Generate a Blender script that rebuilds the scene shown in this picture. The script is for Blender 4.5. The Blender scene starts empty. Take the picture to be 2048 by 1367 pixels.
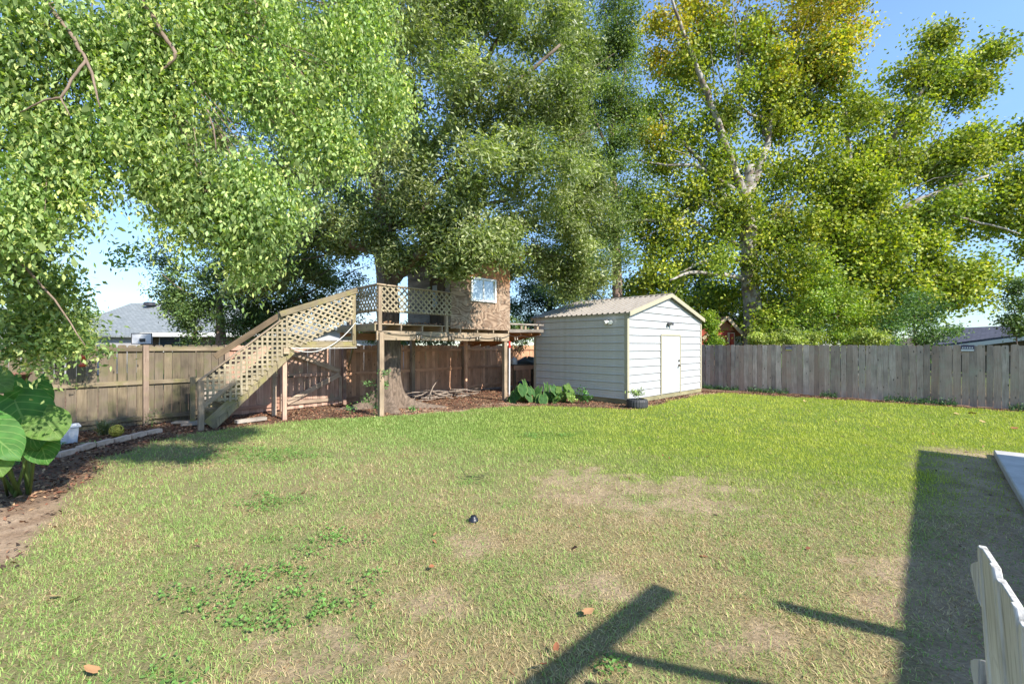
import bpy, math, random
import numpy as np
from mathutils import Vector, Matrix
random.seed(7); RNG = np.random.default_rng(11)
S = bpy.context.scene
C = S.collection
R = math.radians

# ------------------------------------------------------------------ camera
CAM_H, F, CX, HY = 1.68, 890.0, 1024.0, 690.0       # eye height (m), focal (photo px), principal column, horizon row
cd = bpy.data.cameras.new('camera'); cam = bpy.data.objects.new('camera', cd); C.objects.link(cam)
cam.location = (0, 0, CAM_H); cam.rotation_euler = (R(90), 0, 0)
cd.sensor_width = 36; cd.lens = 36 * F / 2048; cd.shift_y = (HY - 683.5) / 2048
cd.clip_start = 0.05; cd.clip_end = 800
S.camera = cam

# ------------------------------------------------------------------ light
SUN_EL = 39.0
TO_SUN = Vector((0.716 * math.cos(R(SUN_EL)), -0.698 * math.cos(R(SUN_EL)), math.sin(R(SUN_EL)))).normalized()   # square on to the shed front; the long grey fence and the shed side stay in open shade
sd = bpy.data.lights.new('sun', 'SUN'); sun = bpy.data.objects.new('sun', sd); C.objects.link(sun)
sd.energy = 3.6; sd.angle = R(0.6); sd.color = (1.0, 0.94, 0.84)
sun.rotation_euler = TO_SUN.to_track_quat('Z', 'Y').to_euler(); sun.location = (10, -10, 20)
W = bpy.data.worlds.new('World'); S.world = W; W.use_nodes = True
wn = W.node_tree.nodes; wl = W.node_tree.links; wn.clear()
sky = wn.new('ShaderNodeTexSky'); sky.sky_type = 'NISHITA'; sky.sun_disc = False
sky.sun_elevation = R(SUN_EL); sky.sun_rotation = math.atan2(TO_SUN.x, TO_SUN.y)
sky.air_density = 0.75; sky.dust_density = 0.1; sky.ozone_density = 1.6
tc = wn.new('ShaderNodeTexCoord'); mp = wn.new('ShaderNodeMapping'); mp.inputs['Scale'].default_value = (1.6, 1.6, 5.0)
nz = wn.new('ShaderNodeTexNoise'); nz.inputs['Scale'].default_value = 1.7; nz.inputs['Detail'].default_value = 7; nz.inputs['Roughness'].default_value = 0.55
cr = wn.new('ShaderNodeValToRGB'); cr.color_ramp.elements[0].position = 0.50; cr.color_ramp.elements[1].position = 0.75
sx = wn.new('ShaderNodeSeparateXYZ'); hr = wn.new('ShaderNodeMapRange')
hr.inputs['From Min'].default_value = 0.02; hr.inputs['From Max'].default_value = 0.5; hr.inputs['To Min'].default_value = 0.9; hr.inputs['To Max'].default_value = 0.05
ml = wn.new('ShaderNodeMath'); ml.operation = 'MULTIPLY'
mx = wn.new('ShaderNodeMix'); mx.data_type = 'RGBA'; mx.inputs['B'].default_value = (2.3, 2.6, 3.0, 1)
bg = wn.new('ShaderNodeBackground'); bg.inputs['Strength'].default_value = 0.15
ow = wn.new('ShaderNodeOutputWorld')
wl.new(tc.outputs['Generated'], mp.inputs['Vector']); wl.new(mp.outputs['Vector'], nz.inputs['Vector'])
wl.new(nz.outputs['Fac'], cr.inputs['Fac']); wl.new(tc.outputs['Generated'], sx.inputs['Vector']); wl.new(sx.outputs['Z'], hr.inputs['Value'])
wl.new(cr.outputs['Color'], ml.inputs[0]); wl.new(hr.outputs['Result'], ml.inputs[1]); wl.new(ml.outputs['Value'], mx.inputs['Factor'])
tn = wn.new('ShaderNodeVectorMath'); tn.operation = 'MULTIPLY'; tn.inputs[1].default_value = (0.90, 0.97, 1.0)
wl.new(sky.outputs['Color'], tn.inputs[0]); hz0 = wn.new('ShaderNodeMapRange'); hz0.inputs['From Min'].default_value = 0.0; hz0.inputs['From Max'].default_value = 0.45; hz0.inputs['To Min'].default_value = 0.42; hz0.inputs['To Max'].default_value = 1.0
hz1 = wn.new('ShaderNodeVectorMath'); hz1.operation = 'SCALE'; wl.new(sx.outputs['Z'], hz0.inputs['Value']); wl.new(tn.outputs['Vector'], hz1.inputs[0]); wl.new(hz0.outputs['Result'], hz1.inputs['Scale'])
wl.new(hz1.outputs['Vector'], mx.inputs['A']); wl.new(mx.outputs['Result'], bg.inputs['Color']); wl.new(bg.outputs['Background'], ow.inputs['Surface'])
S.view_settings.view_transform = 'Standard'; S.view_settings.look = 'None'
S.view_settings.exposure = 1.45; S.view_settings.gamma = 1.0; S.view_settings.use_curve_mapping = False
S.cycles.max_bounces = 10; S.cycles.diffuse_bounces = 7; S.cycles.transparent_max_bounces = 4
S.cycles.use_denoising = True

# ------------------------------------------------------------------ geometry helpers
U = Vector((0.7193, 0.6947, 0)); V = Vector((-0.6947, 0.7193, 0)); Z = Vector((0, 0, 1))
def P(u, v, z=0.0): return U * u + V * v + Z * z                   # yard axes: u along the back fence, v towards it
def G(px, py):                                                     # a point of the ground
    d = CAM_H * F / (py - HY); return Vector(((px - CX) / F * d, d, 0))
def at(px, py, d): return Vector(((px - CX) / F * d, d, CAM_H + (HY - py) / F * d))
def uv_at_px(px, v0, slope=0.0):                                   # where a sight line meets the wall v = v0 + slope*u
    k = (px - CX) / F
    Y = v0 / ((-0.6947 * k + 0.7193) - slope * (0.7193 * k + 0.6947)); X = k * Y
    return 0.7193 * X + 0.6947 * Y, -0.6947 * X + 0.7193 * Y

def tag(o, label=None, cat=None, group=None, kind=None):
    if label: o['label'] = label
    if cat: o['category'] = cat
    if group: o['group'] = group
    if kind: o['kind'] = kind
    return o
def thing(name, label, cat, loc, group=None):
    o = bpy.data.objects.new(name, None); C.objects.link(o); o.location = loc; o.empty_display_size = 0.1
    return tag(o, label, cat, group)
def wloc(o):
    p = Vector(o.location)
    while o.parent: o = o.parent; p = o.matrix_basis @ p
    return p
def link(name, me, mat=None, parent=None, loc=(0, 0, 0), rot=None):
    """loc and rot are in world axes; things are never rotated, so a child only needs its parent's place taken off"""
    o = bpy.data.objects.new(name, me); C.objects.link(o)
    if mat is not None and len(me.materials) == 0: me.materials.append(mat)
    loc = Vector(loc)
    if parent is not None:
        o.parent = parent
        if rot is not None and parent.type == 'MESH' or (parent.parent and parent.type == 'MESH'):
            pw = world(parent); m = pw.inverted() @ (Matrix.Translation(loc) @ (rot.to_4x4() if rot else Matrix.Identity(4)))
            o.matrix_basis = m; return o
        loc = loc - Vector(wloc(parent))
    o.location = loc
    if rot is not None: o.rotation_mode = 'QUATERNION'; o.rotation_quaternion = rot.to_quaternion()
    return o
def world(o):
    m = o.matrix_basis.copy()
    while o.parent: o = o.parent; m = o.matrix_basis @ m
    return m
def np_mesh(name, verts, faces, col=None, smooth=False, uv=None):
    """faces: list of equally long int arrays"""
    me = bpy.data.meshes.new(name); verts = np.asarray(verts, np.float32)
    fl = [np.asarray(f, np.int32) for f in (faces if isinstance(faces, list) else [faces])]
    loops = np.concatenate([f.ravel() for f in fl]); tot = np.concatenate([np.full(len(f), f.shape[1], np.int32) for f in fl])
    st = np.concatenate([[0], np.cumsum(tot)[:-1]]).astype(np.int32)
    me.vertices.add(len(verts)); me.vertices.foreach_set('co', verts.ravel())
    me.loops.add(len(loops)); me.loops.foreach_set('vertex_index', loops)
    me.polygons.add(len(tot)); me.polygons.foreach_set('loop_start', st); me.polygons.foreach_set('loop_total', tot)
    if smooth: me.polygons.foreach_set('use_smooth', np.ones(len(tot), bool))
    me.update(calc_edges=True)
    if col is not None:
        a = me.color_attributes.new('col', 'FLOAT_COLOR', 'POINT'); c = np.ones((len(verts), 4), np.float32); c[:, :3] = col
        a.data.foreach_set('color', c.ravel())
    if uv is not None:
        l = me.uv_layers.new(name='uv'); l.data.foreach_set('uv', np.asarray(uv, np.float32)[loops].ravel())
    return me
BOX_F = np.array([[0,3,2,1],[4,5,6,7],[0,1,5,4],[1,2,6,5],[2,3,7,6],[3,0,4,7]])
class MB:                                                          # collects boxes, prisms and tubes for one mesh
    def __init__(s): s.v = []; s.f = []; s.n = 0
    def add(s, v, f):
        s.v += [tuple(x) for x in v]; s.f += [tuple(i + s.n for i in q) for q in f]; s.n = len(s.v)
    def obox(s, c, ax, ay, az):
        c, ax, ay, az = map(Vector, (c, ax, ay, az))
        s.add([c + ax*i + ay*j + az*k for k in (-1, 1) for i, j in ((-1,-1),(1,-1),(1,1),(-1,1))], BOX_F.tolist())
    def box(s, a, b):
        a, b = Vector(a), Vector(b); c = (a + b) / 2; h = (b - a) / 2
        s.obox(c, (h.x,0,0), (0,h.y,0), (0,0,h.z))
    def prism(s, pts, off):                                        # a flat outline pushed along off
        n = len(pts); off = Vector(off)
        s.add([Vector(p) for p in pts] + [Vector(p) + off for p in pts], [tuple(range(n))[::-1], tuple(range(n, 2*n))] + [(i, (i+1) % n, n + (i+1) % n, n + i) for i in range(n)])
    def tube(s, pts, rad, n=8, caps=True):
        pts = [Vector(p) for p in pts]
        if not hasattr(rad, '__len__'): rad = [rad] * len(pts)
        vs = []; up = Vector((0.31, 0.17, 0.93)); prev = None
        for i, p in enumerate(pts):
            t = (pts[min(i+1, len(pts)-1)] - pts[max(i-1, 0)]).normalized()
            a = (prev if prev is not None else up.cross(t)); a = (a - t * a.dot(t)).normalized() if a.length > 1e-6 else t.orthogonal().normalized(); prev = a; b = t.cross(a)
            vs += [p + (a * math.cos(2*math.pi*k/n) + b * math.sin(2*math.pi*k/n)) * rad[i] for k in range(n)]
        fs = [(i*n + k, i*n + (k+1) % n, (i+1)*n + (k+1) % n, (i+1)*n + k) for i in range(len(pts)-1) for k in range(n)]
        if caps: fs += [tuple(range(n))[::-1], tuple(range((len(pts)-1)*n, len(pts)*n))]
        s.add(vs, fs)
    def lathe(s, prof, c=(0,0,0), n=20):
        c = Vector(c); vs = [c + Vector((r*math.cos(2*math.pi*k/n), r*math.sin(2*math.pi*k/n), z)) for r, z in prof for k in range(n)]
        fs = [(i*n + k, i*n + (k+1) % n, (i+1)*n + (k+1) % n, (i+1)*n + k) for i in range(len(prof)-1) for k in range(n)]
        s.add(vs, fs)
    def mesh(s, name, origin=(0,0,0), smooth=False):
        me = bpy.data.meshes.new(name); o = Vector(origin)
        me.from_pydata([tuple(Vector(v) - o) for v in s.v], [], s.f)
        if smooth: me.polygons.foreach_set('use_smooth', [True] * len(me.polygons))
        me.update(); return me
    def obj(s, name, mat, parent=None, origin=(0,0,0), smooth=False):
        return link(name, s.mesh(name, origin, smooth), mat, parent, origin)

def bevel(me, w=0.004, seg=1):
    import bmesh
    bm = bmesh.new(); bm.from_mesh(me); bmesh.ops.bevel(bm, geom=list(bm.edges), offset=w, segments=seg, affect='EDGES'); bm.to_mesh(me); bm.free()
    return me
_boards = {}
def frame_rot(z, x):                                               # rotation whose Z runs along z and X close to x
    z = Vector(z).normalized(); x = Vector(x); x = (x - z * x.dot(z)).normalized(); y = z.cross(x)
    return Matrix((x, y, z)).transposed()
def board(parent, name, p0, p1, w, t, mat, wide, bev=0.004):
    """a sawn board from p0 to p1 (centre line), width w along 'wide', thickness t"""
    p0, p1 = Vector(p0), Vector(p1); L = (p1 - p0).length
    key = (round(L, 3), round(w, 3), round(t, 3), mat.name, round(bev, 3))
    if key not in _boards:
        m = MB(); m.box((-w/2, -t/2, 0), (w/2, t/2, L)); me = m.mesh(name)
        if bev: bevel(me, min(bev, t/3))
        me.materials.append(mat); _boards[key] = me
    return link(name, _boards[key], None, parent, p0, frame_rot(p1 - p0, wide))

# ------------------------------------------------------------------ noise in numpy (for true colour patches of the ground)
_lat = RNG.random((256, 256))
def vnoise(x, y):
    xi = np.floor(x).astype(int); yi = np.floor(y).astype(int); fx = x - xi; fy = y - yi
    fx = fx*fx*(3-2*fx); fy = fy*fy*(3-2*fy); g = lambda i, j: _lat[i % 256, j % 256]
    return (g(xi,yi)*(1-fx)+g(xi+1,yi)*fx)*(1-fy) + (g(xi,yi+1)*(1-fx)+g(xi+1,yi+1)*fx)*fy
def fbm(x, y, o=4):
    s = 0; a = 0.5; t = 0
    for k in range(o): s = s + a*vnoise(x*2**k + 17*k, y*2**k + 31*k); t += a; a *= 0.55
    return s / t
def sstep(a, b, x): t = np.clip((x-a)/(b-a), 0, 1); return t*t*(3-2*t)

# ------------------------------------------------------------------ materials
def new_mat(name):
    m = bpy.data.materials.new(name); m.use_nodes = True; n = m.node_tree.nodes; b = n['Principled BSDF']; return m, n, m.node_tree.links, b
def N(n, typ, **kw):
    x = n.new('ShaderNode' + typ)
    for k, v in kw.items():
        if k in x.inputs: x.inputs[k].default_value = v
        else: setattr(x, k, v)
    return x
def ramp(n, *stops):
    r = n.new('ShaderNodeValToRGB'); e = r.color_ramp.elements
    while len(e) < len(stops): e.new(0.5)
    for el, (p, c) in zip(e, stops): el.position = p; el.color = (*c, 1)
    return r
def plain(name, c, rough=0.6, metal=0.0, noise=0.0, scale=8, bump=0.0):
    m, n, l, b = new_mat(name); b.inputs['Base Color'].default_value = (*c, 1); b.inputs['Roughness'].default_value = rough; b.inputs['Metallic'].default_value = metal
    if noise or bump:
        t = N(n, 'TexCoord'); z = N(n, 'TexNoise', Scale=scale, Detail=6.0, Roughness=0.6); l.new(t.outputs['Object'], z.inputs['Vector'])
        if noise:
            r = ramp(n, (0.3, tuple(x*(1-noise) for x in c)), (0.7, tuple(min(1, x*(1+noise)) for x in c))); l.new(z.outputs['Fac'], r.inputs['Fac']); l.new(r.outputs['Color'], b.inputs['Base Color'])
        if bump:
            p = N(n, 'Bump', Strength=bump, Distance=0.01); l.new(z.outputs['Fac'], p.inputs['Height']); l.new(p.outputs['Normal'], b.inputs['Normal'])
    return m
def wood(name, dark, mid, light, alt=None, moss=None, moss_amt=0.0, scale=1.0, vary=0.35, knots=True, rough=0.8):
    """weathered sawn wood, grain along local Z, shifted and tinted per piece"""
    m, n, l, b = new_mat(name); b.inputs['Roughness'].default_value = rough
    t = N(n, 'TexCoord'); oi = N(n, 'ObjectInfo'); sh = N(n, 'VectorMath', operation='SCALE'); sh.inputs[0].default_value = (37, 53, 91); l.new(oi.outputs['Random'], sh.inputs['Scale'])
    ad = N(n, 'VectorMath', operation='ADD'); l.new(t.outputs['Object'], ad.inputs[0]); l.new(sh.outputs['Vector'], ad.inputs[1])
    mpp = N(n, 'Mapping'); mpp.inputs['Scale'].default_value = (22*scale, 22*scale, 1.1*scale); l.new(ad.outputs['Vector'], mpp.inputs['Vector'])
    g = N(n, 'TexNoise', Scale=1.6, Detail=9.0, Roughness=0.68, Distortion=1.3); l.new(mpp.outputs['Vector'], g.inputs['Vector'])
    r = ramp(n, (0.28, dark), (0.5, mid), (0.72, light)); l.new(g.outputs['Fac'], r.inputs['Fac'])
    big = N(n, 'TexNoise', Scale=2.3, Detail=3.0); l.new(ad.outputs['Vector'], big.inputs['Vector'])
    val = N(n, 'MapRange'); val.inputs['To Min'].default_value = 1 - vary; val.inputs['To Max'].default_value = 1 + vary; l.new(oi.outputs['Random'], val.inputs['Value'])
    v2 = N(n, 'MapRange'); v2.inputs['From Min'].default_value = 0.3; v2.inputs['From Max'].default_value = 0.7; v2.inputs['To Min'].default_value = 0.7; v2.inputs['To Max'].default_value = 1.25; l.new(big.outputs['Fac'], v2.inputs['Value'])
    mm = N(n, 'Math', operation='MULTIPLY'); l.new(val.outputs['Result'], mm.inputs[0]); l.new(v2.outputs['Result'], mm.inputs[1])
    sc = N(n, 'VectorMath', operation='SCALE'); l.new(r.outputs['Color'], sc.inputs[0]); l.new(mm.outputs['Value'], sc.inputs['Scale'])
    out = sc.outputs['Vector']
    if alt:                                                         # some boards have gone browner or paler than their neighbours
        am = N(n, 'Math', operation='MULTIPLY'); am.inputs[1].default_value = 17.3; l.new(oi.outputs['Random'], am.inputs[0]); af = N(n, 'Math', operation='FRACT'); l.new(am.outputs['Value'], af.inputs[0]); az = N(n, 'Math', operation='MULTIPLY'); l.new(af.outputs['Value'], az.inputs[0]); l.new(big.outputs['Fac'], az.inputs[1])
        ax_ = N(n, 'Mix', data_type='RGBA'); ax_.inputs['B'].default_value = (*alt, 1); l.new(az.outputs['Value'], ax_.inputs['Factor']); l.new(out, ax_.inputs['A']); out = ax_.outputs['Result']
    if knots:
        km = N(n, 'Mapping'); km.inputs['Scale'].default_value = (7, 7, 3.2); l.new(ad.outputs['Vector'], km.inputs['Vector'])
        vo = N(n, 'TexVoronoi', Scale=1.0); l.new(km.outputs['Vector'], vo.inputs['Vector'])
        kr = ramp(n, (0.05, (1, 1, 1)), (0.14, (0, 0, 0))); l.new(vo.outputs['Distance'], kr.inputs['Fac'])
        kx = N(n, 'Mix', data_type='RGBA'); kx.inputs['B'].default_value = (*(c*0.35 for c in dark), 1); l.new(kr.outputs['Color'], kx.inputs['Factor']); l.new(out, kx.inputs['A']); out = kx.outputs['Result']
    if moss:
        mz = N(n, 'TexNoise', Scale=3.1, Detail=5.0, Roughness=0.6); l.new(ad.outputs['Vector'], mz.inputs['Vector'])
        mr = ramp(n, (0.62 - 0.3*moss_amt, (0, 0, 0)), (0.78 - 0.3*moss_amt, (1, 1, 1))); l.new(mz.outputs['Fac'], mr.inputs['Fac'])
        ms = N(n, 'Math', operation='MULTIPLY'); ms.inputs[1].default_value = min(1, 0.35 + moss_amt*0.6); l.new(mr.outputs['Color'], ms.inputs[0])
        mxx = N(n, 'Mix', data_type='RGBA'); mxx.inputs['B'].default_value = (*moss, 1); l.new(ms.outputs['Value'], mxx.inputs['Factor']); l.new(out, mxx.inputs['A']); out = mxx.outputs['Result']
    l.new(out, b.inputs['Base Color'])
    bp = N(n, 'Bump', Strength=0.45, Distance=0.004); l.new(g.outputs['Fac'], bp.inputs['Height']); l.new(bp.outputs['Normal'], b.inputs['Normal'])
    return m
def attr_mat(name, transl=0.35, rough=0.55, spec=0.4, tint=(1, 1, 1)):
    """leaf-like surface whose own colour comes from the mesh"""
    m, n, l, b = new_mat(name); a = N(n, 'Attribute', attribute_name='col'); l.new(a.outputs['Color'], b.inputs['Base Color'])
    b.inputs['Roughness'].default_value = rough; b.inputs['Specular IOR Level'].default_value = spec
    if transl:
        tr = N(n, 'BsdfTranslucent'); sc = N(n, 'VectorMath', operation='MULTIPLY'); sc.inputs[1].default_value = (1.5, 1.7, 0.5); l.new(a.outputs['Color'], sc.inputs[0]); l.new(sc.outputs['Vector'], tr.inputs['Color'])
        mxs = N(n, 'MixShader'); mxs.inputs['Fac'].default_value = transl
        l.new(b.outputs['BSDF'], mxs.inputs[1]); l.new(tr.outputs['BSDF'], mxs.inputs[2]); l.new(mxs.outputs['Shader'], n['Material Output'].inputs['Surface'])
    return m
def bark(name, dark, light, scale=9, bump=0.8, patch=None):
    m, n, l, b = new_mat(name); b.inputs['Roughness'].default_value = 0.9
    t = N(n, 'TexCoord'); mpp = N(n, 'Mapping'); mpp.inputs['Scale'].default_value = (1, 1, 0.3); l.new(t.outputs['Object'], mpp.inputs['Vector'])
    g = N(n, 'TexNoise', Scale=scale, Detail=9.0, Roughness=0.7, Distortion=0.6); l.new(mpp.outputs['Vector'], g.inputs['Vector'])
    r = ramp(n, (0.32, dark), (0.68, light)); l.new(g.outputs['Fac'], r.inputs['Fac']); out = r.outputs['Color']
    if patch:
        z = N(n, 'TexNoise', Scale=3.0, Detail=4.0); l.new(t.outputs['Object'], z.inputs['Vector']); pr = ramp(n, (0.5, (0,0,0)), (0.58, (1,1,1))); l.new(z.outputs['Fac'], pr.inputs['Fac'])
        q = N(n, 'Mix', data_type='RGBA'); q.inputs['B'].default_value = (*patch, 1); l.new(pr.outputs['Color'], q.inputs['Factor']); l.new(out, q.inputs['A']); out = q.outputs['Result']
    l.new(out, b.inputs['Base Color']); p = N(n, 'Bump', Strength=bump, Distance=0.03); l.new(g.outputs['Fac'], p.inputs['Height']); l.new(p.outputs['Normal'], b.inputs['Normal'])
    return m

MOSS = (0.17, 0.17, 0.03)
M_fenceL = wood('olive_fence_wood', (0.055,0.043,0.026), (0.13,0.10,0.06), (0.20,0.16,0.105), alt=(0.145,0.115,0.09), moss=(0.105,0.105,0.04), moss_amt=0.4)
M_railL = wood('olive_rail_wood', (0.085,0.062,0.04), (0.16,0.125,0.08), (0.24,0.195,0.13), moss=(0.16,0.15,0.045), moss_amt=0.45)
M_fenceB = wood('brown_fence_wood', (0.26,0.135,0.075), (0.52,0.295,0.18), (0.66,0.43,0.29), alt=(0.52,0.27,0.15), vary=0.3)
M_gate = wood('red_gate_wood', (0.23,0.14,0.10), (0.42,0.27,0.205), (0.56,0.40,0.31), alt=(0.42,0.20,0.13), moss=(0.29,0.29,0.19), moss_amt=0.3, vary=0.35)
M_brace = wood('pale_brace_wood', (0.24,0.165,0.11), (0.40,0.30,0.22), (0.54,0.43,0.33))
M_fenceR = wood('grey_fence_wood', (0.20,0.155,0.13), (0.37,0.30,0.255), (0.53,0.45,0.39), alt=(0.30,0.18,0.125), moss=(0.34,0.33,0.25), moss_amt=0.3, vary=0.3)
M_post = wood('tan_post_wood', (0.17,0.115,0.075), (0.285,0.215,0.145), (0.39,0.31,0.225), vary=0.12)
M_beam = wood('tan_beam_wood', (0.19,0.13,0.08), (0.315,0.24,0.16), (0.42,0.34,0.245), vary=0.12)
M_mossy = wood('mossy_wood', (0.12,0.095,0.055), (0.215,0.175,0.105), (0.30,0.25,0.16), moss=(0.25,0.225,0.06), moss_amt=0.45, vary=0.15)
M_dark = wood('dark_wood', (0.05,0.035,0.02), (0.10,0.07,0.04), (0.16,0.115,0.07))
M_lat = wood('pale_lattice_wood', (0.19,0.155,0.10), (0.30,0.25,0.165), (0.40,0.345,0.24), moss=(0.25,0.225,0.10), moss_amt=0.25, vary=0.1, knots=False)
M_postL = wood('old_post_wood', (0.13,0.085,0.06), (0.23,0.165,0.12), (0.33,0.25,0.19), moss=(0.2,0.18,0.08), moss_amt=0.2)
M_orange = wood('orange_sheathing', (0.25,0.10,0.035), (0.40,0.18,0.07), (0.50,0.26,0.12), vary=0.1)
M_plank = wood('grey_plank_wood', (0.14,0.12,0.10), (0.26,0.225,0.19), (0.38,0.34,0.29))

# ------------------------------------------------------------------ ground zones
EDGE = [(-700,1400),(-80,1185),(60,1100),(118,1010),(185,950),(215,912),(352,868),(470,853),(600,839),(720,832),(800,829),(900,823),(985,813),(1090,810),(1180,813),(1262,818),(1318,806),(1400,789),(1440,784.5),(1600,793.5),(1800,806),(2048,822.5),(2500,860)]
EDGE_G = np.array([list(G(x, y))[:2] for x, y in EDGE])
LAWN_POLY = np.concatenate([EDGE_G, [[16, 4], [16, -14], [-16, -14], [-16, 0.5]]])
def in_poly(x, y, poly):
    ins = np.zeros(x.shape, bool); n = len(poly)
    for i in range(n):
        x0, y0 = poly[i]; x1, y1 = poly[(i+1) % n]
        c = ((y0 > y) != (y1 > y)); 
        with np.errstate(divide='ignore', invalid='ignore'): ins ^= c & (x < (x1-x0)*(y-y0)/(y1-y0+1e-12) + x0)
    return ins
def edge_dist(x, y, pl):
    d = np.full(x.shape, 1e9)
    for i in range(len(pl)-1):
        a = pl[i]; b = pl[i+1]; ab = b-a; t = np.clip(((x-a[0])*ab[0]+(y-a[1])*ab[1])/(ab@ab), 0, 1)
        d = np.minimum(d, np.hypot(x-a[0]-t*ab[0], y-a[1]-t*ab[1]))
    return d
def lawn_mask(x, y):                                               # 1 = lawn, 0 = bare bed, ragged border
    s = np.where(in_poly(x, y, LAWN_POLY), 1, -1) * edge_dist(x, y, EDGE_G)
    return sstep(-0.10, 0.14, s + (fbm(x*2.3, y*2.3) - 0.5) * 0.45)
def spot(x, y, px, py, rx, ry, soft=0.6):
    g = G(px, py); d = np.hypot((x-g.x)/rx, (y-g.y)/ry) + (fbm(x*1.8+9, y*1.8+4) - 0.5) * 1.1
    return 1 - sstep(1-soft, 1+soft*0.7, d + (fbm(x*5+2, y*5+1, 3)-0.5)*0.7)
PATIO = [(7.39,6.83),(-2.6,-3.6)]
def zones(x, y):
    u = 0.7193*x + 0.6947*y; v = -0.6947*x + 0.7193*y
    n1 = fbm(x*0.55+3, y*0.55+8); n2 = fbm(x*2.1, y*2.1); n3 = fbm(x*6, y*6, 3)
    lush = sstep(4.6, 8.6, y + 0.45*x + (n1-0.5)*3.0)              # the far right side is watered and bright
    dry = np.clip((1-lush)*(0.27 + 0.24*sstep(-3.0, 2.0, x) + (n2-0.5)*1.7) + (n3-0.5)*0.8, 0, 1)
    dirt = np.zeros_like(x)
    for a in ((1300,985,1.15,0.75),(1180,960,0.7,0.5),(1400,1010,0.7,0.35),(650,1300,0.35,0.3),(1180,1170,0.3,0.25),(940,1090,0.25,0.3),(1850,1150,0.5,0.3),(1800,1210,0.35,0.2),(880,1200,0.3,0.2),(1480,1270,0.3,0.2)):
        dirt = np.maximum(dirt, spot(x, y, *a))
    s = (x-7.39)*0.7283 + (y-6.83)*-0.6853                          # strip of bare soil along the concrete edge
    t = -((x-7.39)*0.686+(y-6.83)*0.728)
    strip = (1 - sstep(0.25, 0.95, np.abs(s+0.1) + (n2-0.5)*0.8)) * sstep(-0.8, 0.1, t)
    dirt = sstep(0.25, 0.75, np.where(dirt > 0.02, dirt*0.80 + (n3-0.5)*1.5 + (n2-0.5)*0.9, 0)); dirt = np.clip(np.maximum(dirt*0.62, strip*0.8) , 0, 1)
    weed = np.zeros_like(x)
    for a in ((640,1085,0.42,0.30),(560,1150,0.75,0.16),(440,1180,0.42,0.26),(590,1215,0.45,0.22),(300,1360,0.28,0.13),(560,1000,0.4,0.25),(520,910,1.1,0.5),(1230,1330,0.12,0.10),(1090,870,0.6,0.25),(950,960,0.2,0.2)):
        weed = np.maximum(weed, spot(x, y, *a, soft=0.5))
    return dict(lush=lush, dry=dry, dirt=dirt, weed=weed, n1=n1, n2=n2, n3=n3, u=u, v=v)
def mixc(a, b, t): return a*(1-t[:, None]) + b*t[:, None]
A3 = lambda *c: np.array(c, float)
# ------------------------------------------------------------------ ground sheet
def axis(a, b, f0, f1, fine, coarse):
    x = [a]
    while x[-1] < b: x.append(x[-1] + (fine if f0 <= x[-1] < f1 else coarse))
    return np.array(x)
gx = axis(-300, 300, -13, 17, 0.10, 7); gy = axis(-40, 400, 0, 21, 0.10, 7)
GX, GY = np.meshgrid(gx, gy); x = GX.ravel(); y = GY.ravel()
z = zones(x, y); lm = lawn_mask(x, y)
soil = mixc(np.tile(A3(0.25,0.17,0.11), (len(x),1)), np.tile(A3(0.42,0.31,0.215), (len(x),1)), np.clip(z['n3']*1.6-0.3,0,1))
thatch = mixc(np.tile(A3(0.21,0.19,0.09), (len(x),1)), np.tile(A3(0.12,0.17,0.035), (len(x),1)), z['lush'])
thatch = mixc(thatch, np.tile(A3(0.28,0.205,0.115), (len(x),1)), z['dry']*0.6)
lawn = mixc(thatch, soil, z['dirt'])
bedc = mixc(np.tile(A3(0.105,0.06,0.04), (len(x),1)), np.tile(A3(0.21,0.135,0.085), (len(x),1)), np.clip(z['n2']*2.2-0.6,0,1))
bare = spot(x, y, -40, 1075, 1.3, 1.0) ; bedc = mixc(bedc, soil*0.95, bare)
sand = np.maximum(spot(x, y, 860, 822, 1.3, 0.5), np.maximum(spot(x, y, 1400, 787, 0.9, 0.5), spot(x, y, 1010, 806, 0.8, .35))); bedc = mixc(bedc, soil*1.05, sand)
colg = mixc(bedc, lawn, lm)
far = sstep(18, 30, np.hypot(x, y)); colg = mixc(colg, np.tile(A3(0.08,0.10,0.03), (len(x),1)), far)
zz = (fbm(x*1.3, y*1.3)-0.5)*0.03*(1-far) + (z['n3']-0.5)*0.012*(1-far)
zz = zz - 0.012
nx, ny = len(gx), len(gy); ii = np.arange(nx*ny).reshape(ny, nx)
M_ground, n, l, b = new_mat('ground_soil'); a = N(n, 'Attribute', attribute_name='col'); b.inputs['Roughness'].default_value = 0.95; b.inputs['Specular IOR Level'].default_value = 0.15
tcx = N(n, 'TexCoord'); nn = N(n, 'TexNoise', Scale=34.0, Detail=8.0, Roughness=0.7); l.new(tcx.outputs['Object'], nn.inputs['Vector'])
mr = N(n, 'MapRange'); mr.inputs['From Min'].default_value = 0.3; mr.inputs['From Max'].default_value = 0.7; mr.inputs['To Min'].default_value = 0.6; mr.inputs['To Max'].default_value = 1.35; l.new(nn.outputs['Fac'], mr.inputs['Value'])
sc = N(n, 'VectorMath', operation='SCALE'); l.new(a.outputs['Color'], sc.inputs[0]); l.new(mr.outputs['Result'], sc.inputs['Scale']); l.new(sc.outputs['Vector'], b.inputs['Base Color'])
bp = N(n, 'Bump', Strength=0.9, Distance=0.02); l.new(nn.outputs['Fac'], bp.inputs['Height']); l.new(bp.outputs['Normal'], b.inputs['Normal'])
gme = np_mesh('ground', np.stack([x, y, zz], 1), np.stack([ii[:-1,:-1], ii[:-1,1:], ii[1:,1:], ii[1:,:-1]], -1).reshape(-1, 4), colg, smooth=True)
tag(link('ground', gme, M_ground), kind='structure')
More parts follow.
